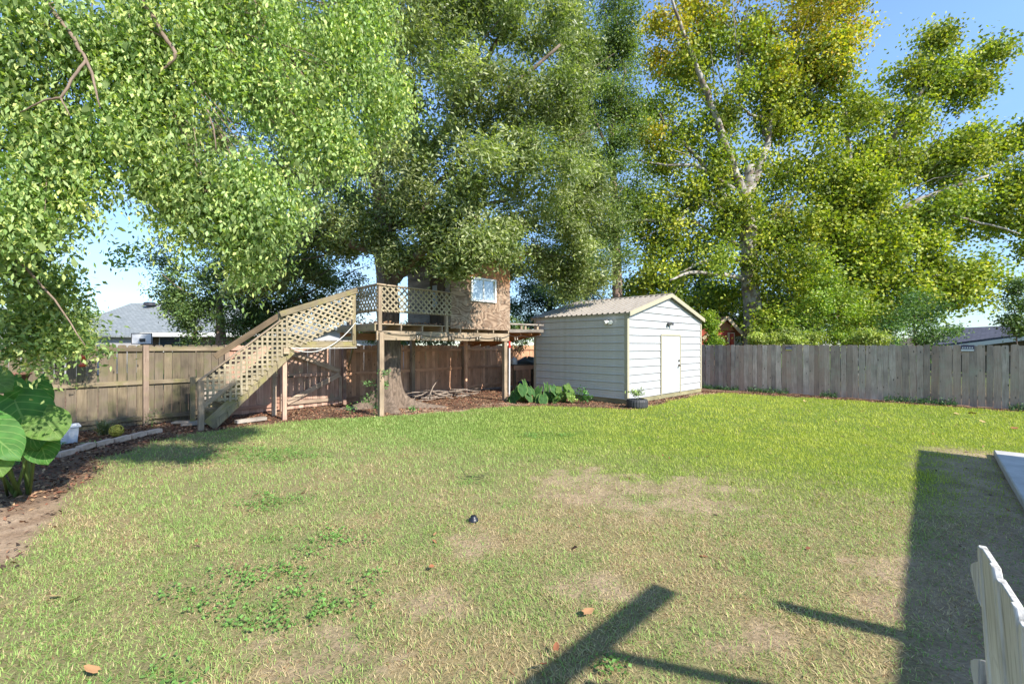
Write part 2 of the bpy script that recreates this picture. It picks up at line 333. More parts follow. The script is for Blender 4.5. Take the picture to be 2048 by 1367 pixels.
def ground_z(px, py):
    px = np.asarray(px, float); py = np.asarray(py, float)
    return (fbm(px*1.3, py*1.3)-0.5)*0.03 + (fbm(px*6, py*6, 3)-0.5)*0.012 - 0.012

# ------------------------------------------------------------------ concrete patio
M_conc = plain('patio_concrete', (0.42,0.41,0.39), 0.85, noise=0.14, scale=5, bump=0.25)
pc = Vector((7.39, 6.83, 0)); m = MB()
PD = Vector((-0.686, -0.728, 0)); PN = Vector((0.728, -0.686, 0)); m.prism([pc + Z*-0.1, pc + PD*9.5 + Z*-0.1, pc + PD*9.5 + PN*3.2 + Z*-0.1, pc + PN*3.2 + Z*-0.1], Z*0.175)
tag(link('patio', bevel(m.mesh('patio'), 0.012), M_conc), kind='structure')

# ------------------------------------------------------------------ grass
def scatter(n, d0, d1, side):
    d = np.sqrt(RNG.uniform(d0*d0, d1*d1, n)); x = d*RNG.uniform(-side, side, n); return x, d
def blades(name, n, d0, d1, side, ln, wd, seg, fin, fout):
    x, y = scatter(n, d0, d1, side); kk = RNG.random(n) < sstep(fin[0], fin[1], y)*(1-sstep(fout[0], fout[1], y)); x, y = x[kk], y[kk]; n = len(x); z = zones(x, y); lm = lawn_mask(x, y)
    s = (x-7.39)*0.7283 + (y-6.83)*-0.6853; t = -((x-7.39)*0.686+(y-6.83)*0.728)
    onpatio = (s > -0.02) & (t > -0.05) 
    keep = (RNG.random(n) < lm*(1 - 0.86*z['dirt']) * np.clip(0.50 + 0.5*z['lush'] + 0.9*(z['n3']-0.4) - 0.15*z['dry'], 0.05, 1)) & ~onpatio & (-0.6947*x+0.7193*y < 12.0) & (0.7193*x+0.6947*y < 17.42)
    x, y = x[keep], y[keep]; z = {k: v[keep] for k, v in z.items()}; n = len(x)
    r = RNG.random(n); isdry = RNG.random(n) < np.clip(z['dry']*0.85 + 0.10*(1-z['lush']) + 0.03, 0, 0.85)
    lushc = mixc(np.tile(A3(0.27,0.345,0.035), (n,1)), np.tile(A3(0.43,0.45,0.07), (n,1)), np.clip(z['n2']*1.3-0.15 + 0.3*(r-0.5), 0, 1))
    midc = mixc(np.tile(A3(0.165,0.295,0.065), (n,1)), np.tile(A3(0.36,0.43,0.15), (n,1)), np.clip(r*0.7+z['n2']*0.5-0.1, 0, 1))
    right = sstep(-2.5, 4.0, x)                                     # leftwards the turf turns to a cooler grass
    c = mixc(midc, lushc, z['lush']*right); c = mixc(c, np.tile(A3(0.085,0.18,0.035), (n,1)), np.clip(z['weed'],0,1)*0.35)
    dryc = mixc(np.tile(A3(0.38,0.29,0.15), (n,1)), np.tile(A3(0.60,0.49,0.29), (n,1)), RNG.random(n)); dryc = mixc(dryc, np.tile(A3(0.25,0.14,0.08), (n,1)), (RNG.random(n) < 0.15)*1.0)
    c = np.where(isdry[:, None], dryc, c) * RNG.uniform(0.75, 1.25, n)[:, None]
    L = ln*RNG.uniform(0.5, 1.3, n)*(0.55 + 0.5*z['n2'] + 0.7*vnoise(x*7, y*7)*(1-0.6*z['lush'])) * (1 - 0.25*z['dirt']); w = wd*RNG.uniform(0.7, 1.3, n)
    th = RNG.uniform(0, 2*np.pi, n); tilt = np.where(isdry, RNG.uniform(0.9, 1.5, n), RNG.uniform(0.2, 1.15, n))
    dx, dy = np.cos(th), np.sin(th); b0 = np.stack([x, y, ground_z(x, y) - 0.004], 1)
    ax = np.stack([dx*np.sin(tilt), dy*np.sin(tilt), np.cos(tilt)], 1); side_ = np.stack([-dy, dx, 0*dx], 1)
    if seg == 1:
        vs = np.stack([b0 - side_*w[:,None]/2, b0 + side_*w[:,None]/2, b0 + ax*L[:,None]], 1).reshape(-1, 3); k = 3
        f = [np.arange(n*3).reshape(-1, 3)]
    else:
        bend = np.stack([dx, dy, -0.75 + 0*dx], 1); mid = b0 + ax*(L*0.55)[:,None]; tip = mid + (ax*0.6 + bend*0.55)*(L*0.5)[:,None]
        tip[:, 2] = np.maximum(tip[:, 2], 0.004)
        vs = np.stack([b0 - side_*w[:,None]/2, b0 + side_*w[:,None]/2, mid + side_*w[:,None]*0.42, mid - side_*w[:,None]*0.42, tip], 1).reshape(-1, 3); k = 5
        i0 = np.arange(n)*5; f = [np.stack([i0, i0+1, i0+2, i0+3], 1), np.stack([i0+3, i0+2, i0+4], 1)]
    return vs, f, np.repeat(c, k, 0)
M_grass = attr_mat('grass_blades', transl=0.25, rough=0.6, spec=0.25)
def merge(parts):
    vs = []; fs = []; cs = []; n = 0
    for v, f, c in parts: vs.append(v); cs.append(c); fs += [q + n for q in f]; n += len(v)
    return np.concatenate(vs), fs, np.concatenate(cs)
gv, gf, gc = merge([blades('g', 430000, 1.7, 5.6, 1.40, 0.038, 0.0038, 2, (0,1), (3.4,5.6)), blades('g', 380000, 3.2, 10.5, 1.35, 0.052, 0.0075, 1, (3.2,5.4), (7,10.5)), blades('g', 300000, 6.5, 18.5, 1.3, 0.066, 0.0125, 1, (6.5,10.5), (30,31))])
tag(link('grass', np_mesh('grass', gv, gf, gc), M_grass), 'short patchy lawn grass, dry near the camera and lime green by the fence', kind='stuff')

# clover-like weeds in the lawn
def leaf_quads(c, ax, nrm, L, Wd, col):
    """diamond leaves folded along the rib: arrays of centres, axes, normals"""
    n = len(c); sd_ = np.cross(ax, nrm); sd_ /= np.linalg.norm(sd_, axis=1)[:, None] + 1e-9
    L = L[:, None]; Wd = Wd[:, None]; b = c - ax*L*0.5; t = c + ax*L*0.5; m_ = c - ax*L*0.06 
    l_ = m_ - sd_*Wd*0.5 + nrm*Wd*0.14; r_ = m_ + sd_*Wd*0.5 + nrm*Wd*0.14
    vs = np.stack([b, r_, t, l_], 1).reshape(-1, 3); i = np.arange(n)*4
    return vs, [np.stack([i, i+1, i+2], 1), np.stack([i, i+2, i+3], 1)], np.repeat(col, 4, 0)
def unit(a): return a / (np.linalg.norm(a, axis=1)[:, None] + 1e-9)
def rdir(n): return unit(RNG.normal(size=(n, 3)))
x, y = scatter(260000, 2.0, 9.0, 1.3); zw = zones(x, y); k = RNG.random(len(x)) < zw['weed']*lawn_mask(x, y)*sstep(0.42, 0.68, zw['n3']*0.6+zw['n2']*0.4+0.05)*0.75; x, y = x[k], y[k]; n = len(x)
c3 = np.stack([x, y, ground_z(x, y) + RNG.uniform(0.008, 0.05, n)], 1); nr = unit(rdir(n)*0.6 + np.array([0,0,1])); ax = unit(np.cross(nr, rdir(n)))
colw = np.array([0.13,0.25,0.06])*RNG.uniform(0.7, 1.5, n)[:, None]
wv, wf, wc = leaf_quads(c3, ax, nr, RNG.uniform(0.016, 0.034, n), RNG.uniform(0.014, 0.026, n), colw)
M_leafgen = attr_mat('soft_leaf', transl=0.3, rough=0.5, spec=0.4)
tag(link('clover', np_mesh('clover', wv, wf, wc), M_leafgen), 'low green clover weeds growing in patches of the dry lawn', kind='stuff')

vq = RNG.uniform(-3.4, 9.5, 5000); n = len(vq); uq = 17.46 - np.abs(RNG.normal(size=n))*0.07; kq = vnoise(vq*1.9, vq*0+3.3) > 0.42; vq, uq = vq[kq], uq[kq]; n = len(vq)
c3 = np.stack([0.7193*uq - 0.6947*vq, 0.6947*uq + 0.7193*vq, np.abs(RNG.normal(size=n))*0.075 + 0.01], 1); nr = unit(rdir(n)*0.8 + np.array([-0.5,-0.5,0.6])); ax = unit(np.cross(nr, rdir(n)))
wv, wf, wc = leaf_quads(c3, ax, nr, RNG.uniform(0.03, 0.07, n), RNG.uniform(0.015, 0.035, n), np.array([0.05,0.12,0.03])*RNG.uniform(0.6, 1.6, n)[:, None])
tag(link('fence_weeds', np_mesh('fence_weeds', wv, wf, wc), M_leafgen), 'low weeds growing along the foot of the long grey fence', kind='stuff')
# mulch chips and dead leaves on the beds
x, y = scatter(150000, 3.2, 17.0, 1.35); lm = lawn_mask(x, y); u_ = 0.7193*x+0.6947*y; v_ = -0.6947*x+0.7193*y
k = (RNG.random(len(x)) < (1-lm)*0.9 + 0.004) & (v_ < 13.6) & (u_ < 17.4) & (u_ > -4) & (np.hypot(x, y) < 18); k &= ~((u_ > 11.1) & (u_ < 16) & (v_ > 6.8) & (v_ < 10.36))
k &= ~((RNG.random(len(x)) < 0.8) & (spot(x, y, -40, 1075, 1.3, 1.0) > 0.5)); x, y = x[k], y[k]; n = len(x)
c3 = np.stack([x, y, ground_z(x, y) + RNG.uniform(0.004, 0.022, n)], 1); nr = unit(rdir(n)*0.7 + np.array([0,0,1])); ax = unit(np.cross(nr, rdir(n)))
pal = np.array([[0.10,0.05,0.035],[0.17,0.09,0.055],[0.25,0.14,0.085],[0.07,0.045,0.035],[0.33,0.21,0.12],[0.20,0.075,0.045]]); colw = pal[RNG.integers(0, 6, n)]*RNG.uniform(0.7, 1.3, n)[:, None]
wv, wf, wc = leaf_quads(c3, ax, nr, RNG.uniform(0.03, 0.085, n), RNG.uniform(0.014, 0.04, n), colw)
M_mulch = attr_mat('mulch_bits', transl=0, rough=0.9, spec=0.15)
tag(link('mulch', np_mesh('mulch', wv, wf, wc), M_mulch), 'brown wood mulch and dead leaves covering the beds along the fence', kind='stuff')

# ------------------------------------------------------------------ fences
_pick = {}
def picket_mesh(w, h, t, mat, ear=0.03, var=0):
    key = (w, h, t, mat.name, var)
    if key not in _pick:
        rr = random.Random(var*13+5); m = MB(); q = [(-w/2, 0), (w/2, 0), (w/2, h-ear), (w/2-ear*0.45, h-ear*0.3), (w/2-ear*1.1, h), (-w/2+ear*1.1, h), (-w/2+ear*0.45, h-ear*0.3), (-w/2, h-ear)]
        m.prism([(a, t/2, b_) for a, b_ in q], (0, -t, 0)); me = m.mesh('picket'); me.materials.append(mat); _pick[key] = me
    return _pick[key]
def fence_boards(parent, p0, p1, pitch, gap, h, mat, face, tol=0.012, name='picket', vw=0.05):
    p0, p1 = Vector(p0), Vector(p1); d = (p1-p0); L = d.length; d.normalize(); nB = max(1, int(L/pitch)); rr = random.Random(int(L*1000))
    rot0 = frame_rot(Z, d)
    cut = np.cumsum([0] + [rr.uniform(1-vw, 1+vw) for _ in range(nB)]); cut = cut/cut[-1]*L
    for i in range(nB):
        s = float(cut[i]+cut[i+1])/2; p = p0 + d*s + Vector(face)*rr.uniform(-0.004, 0.004)
        me = picket_mesh(round((float(cut[i+1]-cut[i])-gap)/0.004)*0.004, h, 0.018, mat, var=0)
        rt = Matrix.Rotation(rr.uniform(-0.006, 0.006)*(1+vw*8), 3, Vector(face)) @ Matrix.Rotation(rr.uniform(-0.02, 0.02), 3, Z) @ rot0
        link(name, me, None, parent, p + Z*(0.02 + rr.uniform(-tol, tol)), rt)
BV, BS = 12.05, 0.085                                               # back fence: v = BV + BS*u (face of the pickets)
def bf(u, off=0.0, z=0.0): return P(u, BV + BS*u - off, z)
bdir = (bf(1) - bf(0)).normalized(); bn = Vector((bdir.y, -bdir.x, 0))
u_gate0, _ = uv_at_px(563, BV, BS); u_gate1, _ = uv_at_px(686, BV, BS); u_p1, _ = uv_at_px(291, BV, BS); u_p5, _ = uv_at_px(822, BV, BS); u_p6, _ = uv_at_px(925, BV, BS)
t = thing('wooden_fence', 'weathered olive brown privacy fence with rails showing, left of the wooden gate', 'fence', bf(-1))
uL = -4.2; u_split = uv_at_px(452, BV, BS)[0]
fence_boards(t, bf(uL), bf(u_split), 0.147, 0.010, 1.66, M_fenceL, bn)
fence_boards(t, bf(u_split+0.004), bf(u_gate0+0.05), 0.147, 0.004, 1.66, M_gate, bn)
posts = [uL, -2.0, u_p1, u_split, u_gate0-0.03]
for a, b_ in zip(posts[:-1], posts[1:]):
    for zc in (1.60, 0.90, 0.16):
        board(t, 'rail', bf(a+0.055, 0.034, zc), bf(b_-0.055, 0.034, zc+random.uniform(-.01,.01)), 0.088, 0.038, M_railL if a < 2 else M_gate, Z)
for a in posts[:-1]: board(t, 'fence_post', bf(a, 0.065, -0.1), bf(a, 0.065, 1.685), 0.095, 0.095, M_postL, bdir)
g = thing('wooden_gate', 'reddish wooden gate with Z shaped diagonal braces beside the staircase', 'gate', bf((u_gate0+u_gate1)/2))
board(g, 'gate_post', bf(u_gate0, 0.07, -0.1), bf(u_gate0, 0.07, 1.60), 0.10, 0.10, M_brace, bdir)
board(g, 'gate_post', bf(u_gate1, 0.07, -0.1), bf(u_gate1, 0.07, 1.75), 0.10, 0.10, M_gate, bdir)
fence_boards(g, bf(u_gate0+0.056, -0.01), bf(u_gate1-0.004, -0.01), 0.118, 0.004, 1.60, M_gate, bn, name='gate_board')
e0, e1 = u_gate0+0.08, u_gate1-0.11
board(g, 'gate_rail', bf(e0, 0.03, 0.17), bf(e1, 0.03, 0.17), 0.088, 0.038, M_brace, Z)
board(g, 'gate_rail', bf(e0, 0.03, 0.88), bf(e1, 0.03, 0.88), 0.088, 0.038, M_gate, Z)
board(g, 'gate_brace', bf(e0+0.03, 0.07, 0.20), bf(e1-0.02, 0.07, 0.86), 0.13, 0.038, M_brace, Z)
board(g, 'gate_brace', bf(e0+0.03, 0.07, 1.52), bf(e1-0.02, 0.07, 0.95), 0.13, 0.038, M_brace, Z)
board(g, 'gate_stile', bf(e1+0.02, 0.03, 0.05), bf(e1+0.02, 0.03, 0.80), 0.088, 0.034, M_brace, bdir)
M_black = plain('black_iron', (0.02,0.02,0.02), 0.5)
m = MB(); m.obox(bf(e0+0.08, 0.052, 0.86), bdir*0.12, bn*0.006, Z*0.016); m.obox(bf(e0+0.17, 0.07, 0.86), bdir*0.02, bn*0.02, Z*0.02); m.obj('gate_latch', M_black, g, bf(e0+0.08, 0.05, 0.86))
t = thing('wooden_fence', 'orange brown picket fence behind the treehouse posts', 'fence', bf(9))
uR = 17.4
fence_boards(t, bf(u_gate1+0.002), bf(uR), 0.128, 0.003, 1.66, M_fenceB, bn)
posts = [u_gate1+0.02, u_p5, u_p6, uv_at_px(1005, BV, BS)[0], 14.3, uR]
for i, (a, b_) in enumerate(zip(posts[:-1], posts[1:])):
    for zc in (1.52, 0.86, 0.16): board(t, 'rail', bf(a+0.06, 0.034, zc), bf(b_-0.06, 0.034, zc), 0.088, 0.038, M_fenceB, Z)
for a in posts[1:3]: board(t, 'fence_post', bf(a, 0.085, -0.1), bf(a, 0.085, 1.88), 0.13, 0.13, M_post, bdir)
for a in posts[3:]: board(t, 'fence_post', bf(a, 0.065, -0.1), bf(a, 0.065, 1.65), 0.09, 0.09, M_fenceB, bdir)
# right-hand grey fence
RU = 17.5
t = thing('wooden_fence', 'long grey weathered dog ear picket fence running behind the bright lawn to the shed', 'fence', P(RU, 3))
fence_boards(t, P(RU, 13.45), P(RU, -3.6), 0.152, 0.007, 1.665, M_fenceR, -U, tol=0.018, vw=0.13)
for zc in (1.45, 0.85, 0.25): board(t, 'rail', P(RU+0.03, 13.4, zc), P(RU+0.03, -3.6, zc), 0.088, 0.038, M_fenceR, Z)
for k in range(8): board(t, 'fence_post', P(RU+0.10, 13.0-k*2.4, -0.1), P(RU+0.10, 13.0-k*2.4, 1.6), 0.09, 0.09, M_fenceR, V)
M_sign = plain('navy_sign', (0.06,0.05,0.10), 0.4); M_signw = plain('pale_print', (0.6,0.6,0.62), 0.5); M_signy = plain('yellow_print', (0.45,0.38,0.10), 0.5)
for px, py, lab, mat2 in ((1578, 697, 'small dark sign with tan stripe high on the grey fence, nearer the shed', M_signy), (1935, 696, 'small navy sign with pale stripe high on the grey fence, near the dark roof', M_signw)):
    k = (px-CX)/F; Y = RU/(0.7193*k+0.6947); p = Vector((k*Y, Y, CAM_H-(py-HY)/F*Y)) - U*0.03
    s = thing('fence_sign', lab, 'sign', p); hw = 0.13 if px > 1800 else 0.10; hh = 0.085 if px > 1800 else 0.07
    m = MB(); m.obox(p, V*hw, U*0.004, Z*hh); m.obj('sign_plate', M_sign, s, p)
    m = MB(); m.obox(p - U*0.005 - Z*hh*0.62, V*hw*0.96, U*0.0012, Z*hh*0.28); m.obj('sign_stripe', mat2, s, p)
    m = MB()
    for q in range(5): m.obox(p - U*0.005 + Z*hh*0.15 - V*(hw*0.7 - q*hw*0.35), V*hw*0.10, U*0.0012, Z*hh*0.20)
    m.obj('sign_print', M_signw, s, p)

# ------------------------------------------------------------------ shed
SH = Vector((3.26, 12.6, 0)); SW, SL, EAVE, RIDGE = 4.9, 3.565, 2.60, 3.30
def sp(a, b_, z): return SH + U*a + V*b_ + Z*z                       # a along the front, b along the side
shed = thing('metal_shed', 'white metal shed with horizontal ribbed siding and brown gable roof', 'shed', SH)
def metal(name, c, streak, amt):
    m, n, l, b = new_mat(name); b.inputs['Roughness'].default_value = 0.42; b.inputs['Specular IOR Level'].default_value = 0.4
    t = N(n, 'TexCoord'); mpp = N(n, 'Mapping'); mpp.inputs['Scale'].default_value = (3, 3, 0.6); l.new(t.outputs['Object'], mpp.inputs['Vector'])
    z = N(n, 'TexNoise', Scale=1.4, Detail=7.0, Roughness=0.65); l.new(mpp.outputs['Vector'], z.inputs['Vector']); r = ramp(n, (0.42, c), (0.85, tuple(c[i]*(1-amt)+streak[i]*amt for i in range(3)))); l.new(z.outputs['Fac'], r.inputs['Fac']); l.new(r.outputs['Color'], b.inputs['Base Color'])
    bp = N(n, 'Bump', Strength=0.12, Distance=0.01); l.new(z.outputs['Fac'], bp.inputs['Height']); l.new(bp.outputs['Normal'], b.inputs['Normal'])
    return m
M_white = metal('white_siding', (0.42,0.43,0.445), (0.33,0.31,0.26), 0.35); M_side = metal('side_siding', (0.56,0.545,0.51), (0.37,0.345,0.25), 0.6)  # sunlit front toned darker, shaded side paler: light balanced in the colour
M_trim = metal('beige_trim', (0.38,0.345,0.25), (0.28,0.25,0.16), 0.4); M_roof = metal('tan_roof_metal', (0.28,0.25,0.215), (0.15,0.12,0.095), 0.7)
M_door = metal('white_door', (0.46,0.475,0.49), (0.40,0.385,0.34), 0.35); M_skid = wood('skid_wood', (0.12,0.11,0.06), (0.22,0.20,0.11), (0.30,0.28,0.17), vary=0.1)
PITCH = 0.2286
PROF = [(0.0, 0.002), (0.010, 0.030), (0.024, 0.030), (0.042, 0.010), (0.078, 0.010), (0.084, 0.0145), (0.092, 0.0145), (0.098, 0.010), (0.148, 0.010), (0.154, 0.0145), (0.162, 0.0145), (0.168, 0.010), (PITCH-0.014, 0.010), (PITCH-0.012, -0.008), (PITCH-0.001, -0.008)]
def course(z0, lo, hi, org, along, out, mat, zmax=None):
    """one siding rib course from lo(z) to hi(z) along the wall"""
    vs = []; pr = [(a, o) for a, o in PROF if zmax is None or z0 + a <= zmax]
    if len(pr) < 4: return
    for a, o in pr: vs += [org + along*lo(z0+a) + out*o + Z*(z0+a), org + along*hi(z0+a) + out*o + Z*(z0+a)]
    n = len(pr); fs = [(2*i, 2*i+1, 2*i+3, 2*i+2) for i in range(n-1)] + [tuple(range(0, 2*n, 2)), tuple(range(1, 2*n, 2))[::-1]]
    m = MB(); m.add(vs, fs); m.obj('siding_panel', mat, shed, org + Z*z0)
z0 = 0.135; k = 0; tanr = (RIDGE-EAVE)/(SW/2)
DA, DB, DT = 1.93, 3.20, 1.985
glo = lambda z: 0.06 if z < EAVE-0.03 else (z-EAVE+0.03)/tanr + 0.06
ghi = lambda z: SW-0.06 if z < EAVE-0.03 else SW - (z-EAVE+0.03)/tanr - 0.06
while z0 < RIDGE-0.22:
    if z0 + PITCH <= DT+0.06:
        course(z0, glo, lambda z: DA-0.03, SH, U, -V, M_white); course(z0, lambda z: DB+0.03, ghi, SH, U, -V, M_white)
    elif z0 < DT:
        course(z0, glo, ghi, SH, U, -V, M_white)
    else: course(z0, glo, ghi, SH, U, -V, M_white)
    if z0 < EAVE-0.1: course(z0, lambda z: 0.06, lambda z: SL-0.06, SH, V, -U, M_side, EAVE-0.02)
    z0 += PITCH
course(z0, glo, ghi, SH, U, -V, M_white, RIDGE-0.06)
m = MB()                                                            # core behind the sheets
m.prism([sp(0.02,0.02,0.12), sp(SW-0.02,0.02,0.12), sp(SW-0.02,0.02,EAVE-0.03), sp(SW/2,0.02,RIDGE-0.04), sp(0.02,0.02,EAVE-0.03)], V*(SL-0.04)); m.obj('shed_wall', M_side, shed, SH)
for a, b_, o1, o2 in ((0,0,1,1), (SW,0,-1,1), (0,SL,1,-1), (SW,SL,-1,-1)):
    c = sp(a - o1*0.028, b_ - o2*0.028, 0); m = MB(); x1 = U*o1; y1 = V*o2
    m.prism([c + Z*0.12, c + x1*0.10 + Z*0.12, c + x1*0.10 + y1*0.012 + Z*0.12, c + x1*0.012 + y1*0.012 + Z*0.12, c + x1*0.012 + y1*0.10 + Z*0.12, c + y1*0.10 + Z*0.12], Z*(EAVE-0.13)); m.obj('corner_trim', M_trim, shed, c)
board(shed, 'floor_skid', sp(0.02, 0.03, 0.065), sp(0.02, SL, 0.065), 0.13, 0.05, M_skid, Z); board(shed, 'floor_skid', sp(0.0, -0.004, 0.065), sp(SW, -0.004, 0.065), 0.12, 0.05, M_skid, Z)
# roof sheets with standing ribs, seven a side
OV = 0.13; NS = 5; wS = (SL+2*OV)/NS
for sgn in (1, -1):
    e = sp(SW/2 - sgn*(SW/2+0.06), 0, EAVE - 0.06*tanr + 0.015); r_ = sp(SW/2, 0, RIDGE+0.012); dn = (r_-e); nrm = (U*-sgn*tanr + Z).normalized()
    for q in range(NS):
        b0 = -OV + q*wS; prof = []
        nr_ = 4
        for j in range(nr_):
            s = wS/nr_*j; prof += [(s, 0), (s+wS/nr_*0.60, 0), (s+wS/nr_*0.65, 0.032), (s+wS/nr_*0.88, 0.032)]
        prof.append((wS-0.001, 0)); vs = []
        for s, h in prof: vs += [e + V*(b0+s) + nrm*h, e + dn + V*(b0+s) + nrm*h]
        k = len(vs); vs += [v_ - nrm*0.012 for v_ in vs[:]]; n2 = len(prof)
        fs = [(2*i, 2*i+2, 2*i+3, 2*i+1) for i in range(n2-1)] + [(k+2*i+1, k+2*i+3, k+2*i+2, k+2*i) for i in range(n2-1)] + [(2*i, k+2*i, k+2*i+2, 2*i+2) for i in range(n2-1)] + [(0, 1, k+1, k), (k-2, k+k-2, k+k-1, k-1)]
        m = MB(); m.add(vs, fs); m.obj('roof_sheet', M_roof, shed, e + V*b0)
    for b_ in (-OV-0.006, SL+OV-0.030):                              # gable trim boards
        m = MB(); m.prism([e + V*b_ + Z*0.03, e + V*b_ - Z*0.10, r_ + V*b_ - Z*0.10, r_ + V*b_ + Z*0.03], V*0.036); m.obj('gable_trim', M_trim, shed, e)
    m = MB(); m.prism([e - V*OV + Z*-0.004 + U*sgn*0.012, e - V*OV - Z*0.045 + U*sgn*0.012, e - V*OV - Z*0.045 + U*sgn*0.03, e - V*OV + Z*-0.004 + U*sgn*0.03], V*(SL+2*OV)); m.obj('eave_trim', M_trim, shed, e)
m = MB(); cpt = sp(SW/2, -OV-0.01, RIDGE+0.045); m.prism([cpt, cpt - U*0.16 - Z*(0.16*tanr), cpt - U*0.16 - Z*(0.16*tanr+0.015), cpt - Z*0.02, cpt + U*0.16 - Z*(0.16*tanr+0.015), cpt + U*0.16 - Z*(0.16*tanr)], V*(SL+2*OV+0.02)); m.obj('ridge_cap', M_roof, shed, cpt)
# door
M_bronze0 = plain('dull_hinge_metal', (0.22,0.20,0.18), 0.5, 0.5)
m = MB(); m.obox(sp((DA+DB)/2, -0.020, (0.14+DT)/2), U*((DB-DA)/2-0.012), V*0.012, Z*((DT-0.14)/2-0.012)); d_ = m.obj('door', M_door, shed, sp((DA+DB)/2, -0.03, 0.14))
m = MB()
for a in (DA-0.012, DB+0.012): m.obox(sp(a, -0.030, (0.12+DT)/2+0.01), U*0.024, V*0.022, Z*((DT-0.12)/2+0.02))
m.obox(sp((DA+DB)/2, -0.030, DT+0.02), U*((DB-DA)/2-0.014), V*0.022, Z*0.022); m.obj('door_frame', M_trim, shed, sp(DA, -0.03, 0.1))
for zh in (0.38, 1.05, 1.75): m = MB(); m.tube([sp(DA+0.016, -0.040, zh-0.05), sp(DA+0.016, -0.040, zh+0.05)], 0.012, 8); link('hinge', m.mesh('hinge', sp(DA, -0.03, zh)), M_bronze0, d_, sp(DA, -0.03, zh), Matrix.Identity(3))
M_knob = plain('brass_knob', (0.15,0.12,0.09), 0.35, 0.8)
m = MB(); m.tube([sp(DB-0.10, -0.03, 1.02), sp(DB-0.10, -0.09, 1.02)], [0.035, 0.03], 10); m.tube([sp(DB-0.10, -0.03, 1.17), sp(DB-0.10, -0.06, 1.17)], 0.032, 10); m.obox(sp(DB-0.14, -0.10, 1.0), U*0.055, V*0.01, Z*0.012); link('door_handle', m.mesh('door_handle', sp(DB-0.1,-0.03,1)), M_knob, d_, sp(DB-0.1,-0.03,1), Matrix.Identity(3))
M_fix = plain('white_plastic_fixture', (0.72,0.72,0.70), 0.35); M_lens = plain('lamp_lens', (0.55,0.57,0.6), 0.08); M_bronze = plain('grey_fixture', (0.16,0.16,0.17), 0.4, 0.4)
def floodlight(c, out, al, mat):
    m = MB(); m.obox(c + out*0.035, al*0.055, out*0.02, Z*0.055)
    for s in (-1, 1):
        h = c + out*0.09 + al*s*0.075 + Z*0.02; dr = (out*0.8 + al*s*0.45 - Z*0.35).normalized()
        m.tube([c + out*0.05, h], 0.016, 8); m.tube([h - dr*0.05, h - dr*0.02, h + dr*0.05, h + dr*0.062], [0.028, 0.04, 0.056, 0.056], 12)
    f = m.obj('floodlight', mat, shed, c); return f
floodlight(sp(0.0, 0.55, 2.34) - U*0.01, -U, V, M_fix); floodlight(sp(2.42, 0.0, 2.36) - V*0.01, -V, U, M_bronze)

# ------------------------------------------------------------------ treehouse
th = thing('treehouse', 'raised wooden treehouse with lattice railed deck and plywood cabin around the oak trunk', 'treehouse', P(7.2, 10.9))
U0, U1, V0, V1 = 5.06, 9.36, 9.85, 11.95; DZ = 2.20
board(th, 'post', P(5.12, 9.80, -0.1), P(5.12, 9.80, 1.99), 0.115, 0.115, M_post, U); board(th, 'post', P(9.25, 9.90, -0.1), P(9.25, 9.90, 1.80), 0.12, 0.12, M_post, U)
board(th, 'post', P(9.25, 11.8, -0.1), P(9.25, 11.8, 1.98), 0.09, 0.09, M_fenceB, U)
board(th, 'beam', P(5.02, 9.835, 1.915), P(9.36, 9.835, 1.915), 0.225, 0.042, M_beam, Z)
board(th, 'beam', P(5.02, 11.90, 1.92), P(9.36, 11.90, 1.92), 0.20, 0.042, M_fenceB, Z)
k = 0
for uu in np.arange(U0+0.02, U1, 0.61): board(th, 'joist', P(uu, V0-0.02, 2.105), P(uu, V1, 2.105), 0.140, 0.038, M_beam, Z)
board(th, 'rim_board', P(5.00, 9.84, 2.10), P(5.00, 12.0, 2.10), 0.16, 0.038, M_mossy, Z)
for i, vv in enumerate(np.arange(V0-0.01, V1-0.05, 0.143)):
    if 10.45 < vv < 11.2: board(th, 'deck_board', P(4.98, vv+0.07, DZ-0.008), P(5.38, vv+0.07, DZ-0.008), 0.138, 0.03, M_plank, V); board(th, 'deck_board', P(6.22, vv+0.07, DZ-0.008), P(9.36, vv+0.07, DZ-0.008), 0.138, 0.03, M_plank, V)
    else: board(th, 'deck_board', P(4.98, vv+0.07, DZ-0.008), P(9.36, vv+0.07, DZ-0.008), 0.138, 0.03, M_plank if i else M_beam, V)
def clip_seg(p, d, poly):                                            # line p + t*d inside a convex outline
    t0, t1 = -1e9, 1e9; n = len(poly); area = sum(poly[i][0]*poly[(i+1) % n][1]-poly[(i+1) % n][0]*poly[i][1] for i in range(n)); s = 1 if area > 0 else -1
    for i in range(n):
        a = poly[i]; b_ = poly[(i+1) % n]; nx_, ny_ = -(b_[1]-a[1])*s, (b_[0]-a[0])*s
        num = (p[0]-a[0])*nx_ + (p[1]-a[1])*ny_; den = d[0]*nx_ + d[1]*ny_
        if abs(den) < 1e-9:
            if num < 0: return None
        else:
            t = -num/den
            if den > 0: t0 = max(t0, t)
            else: t1 = min(t1, t)
    return (t0, t1) if t1 - t0 > 0.03 else None
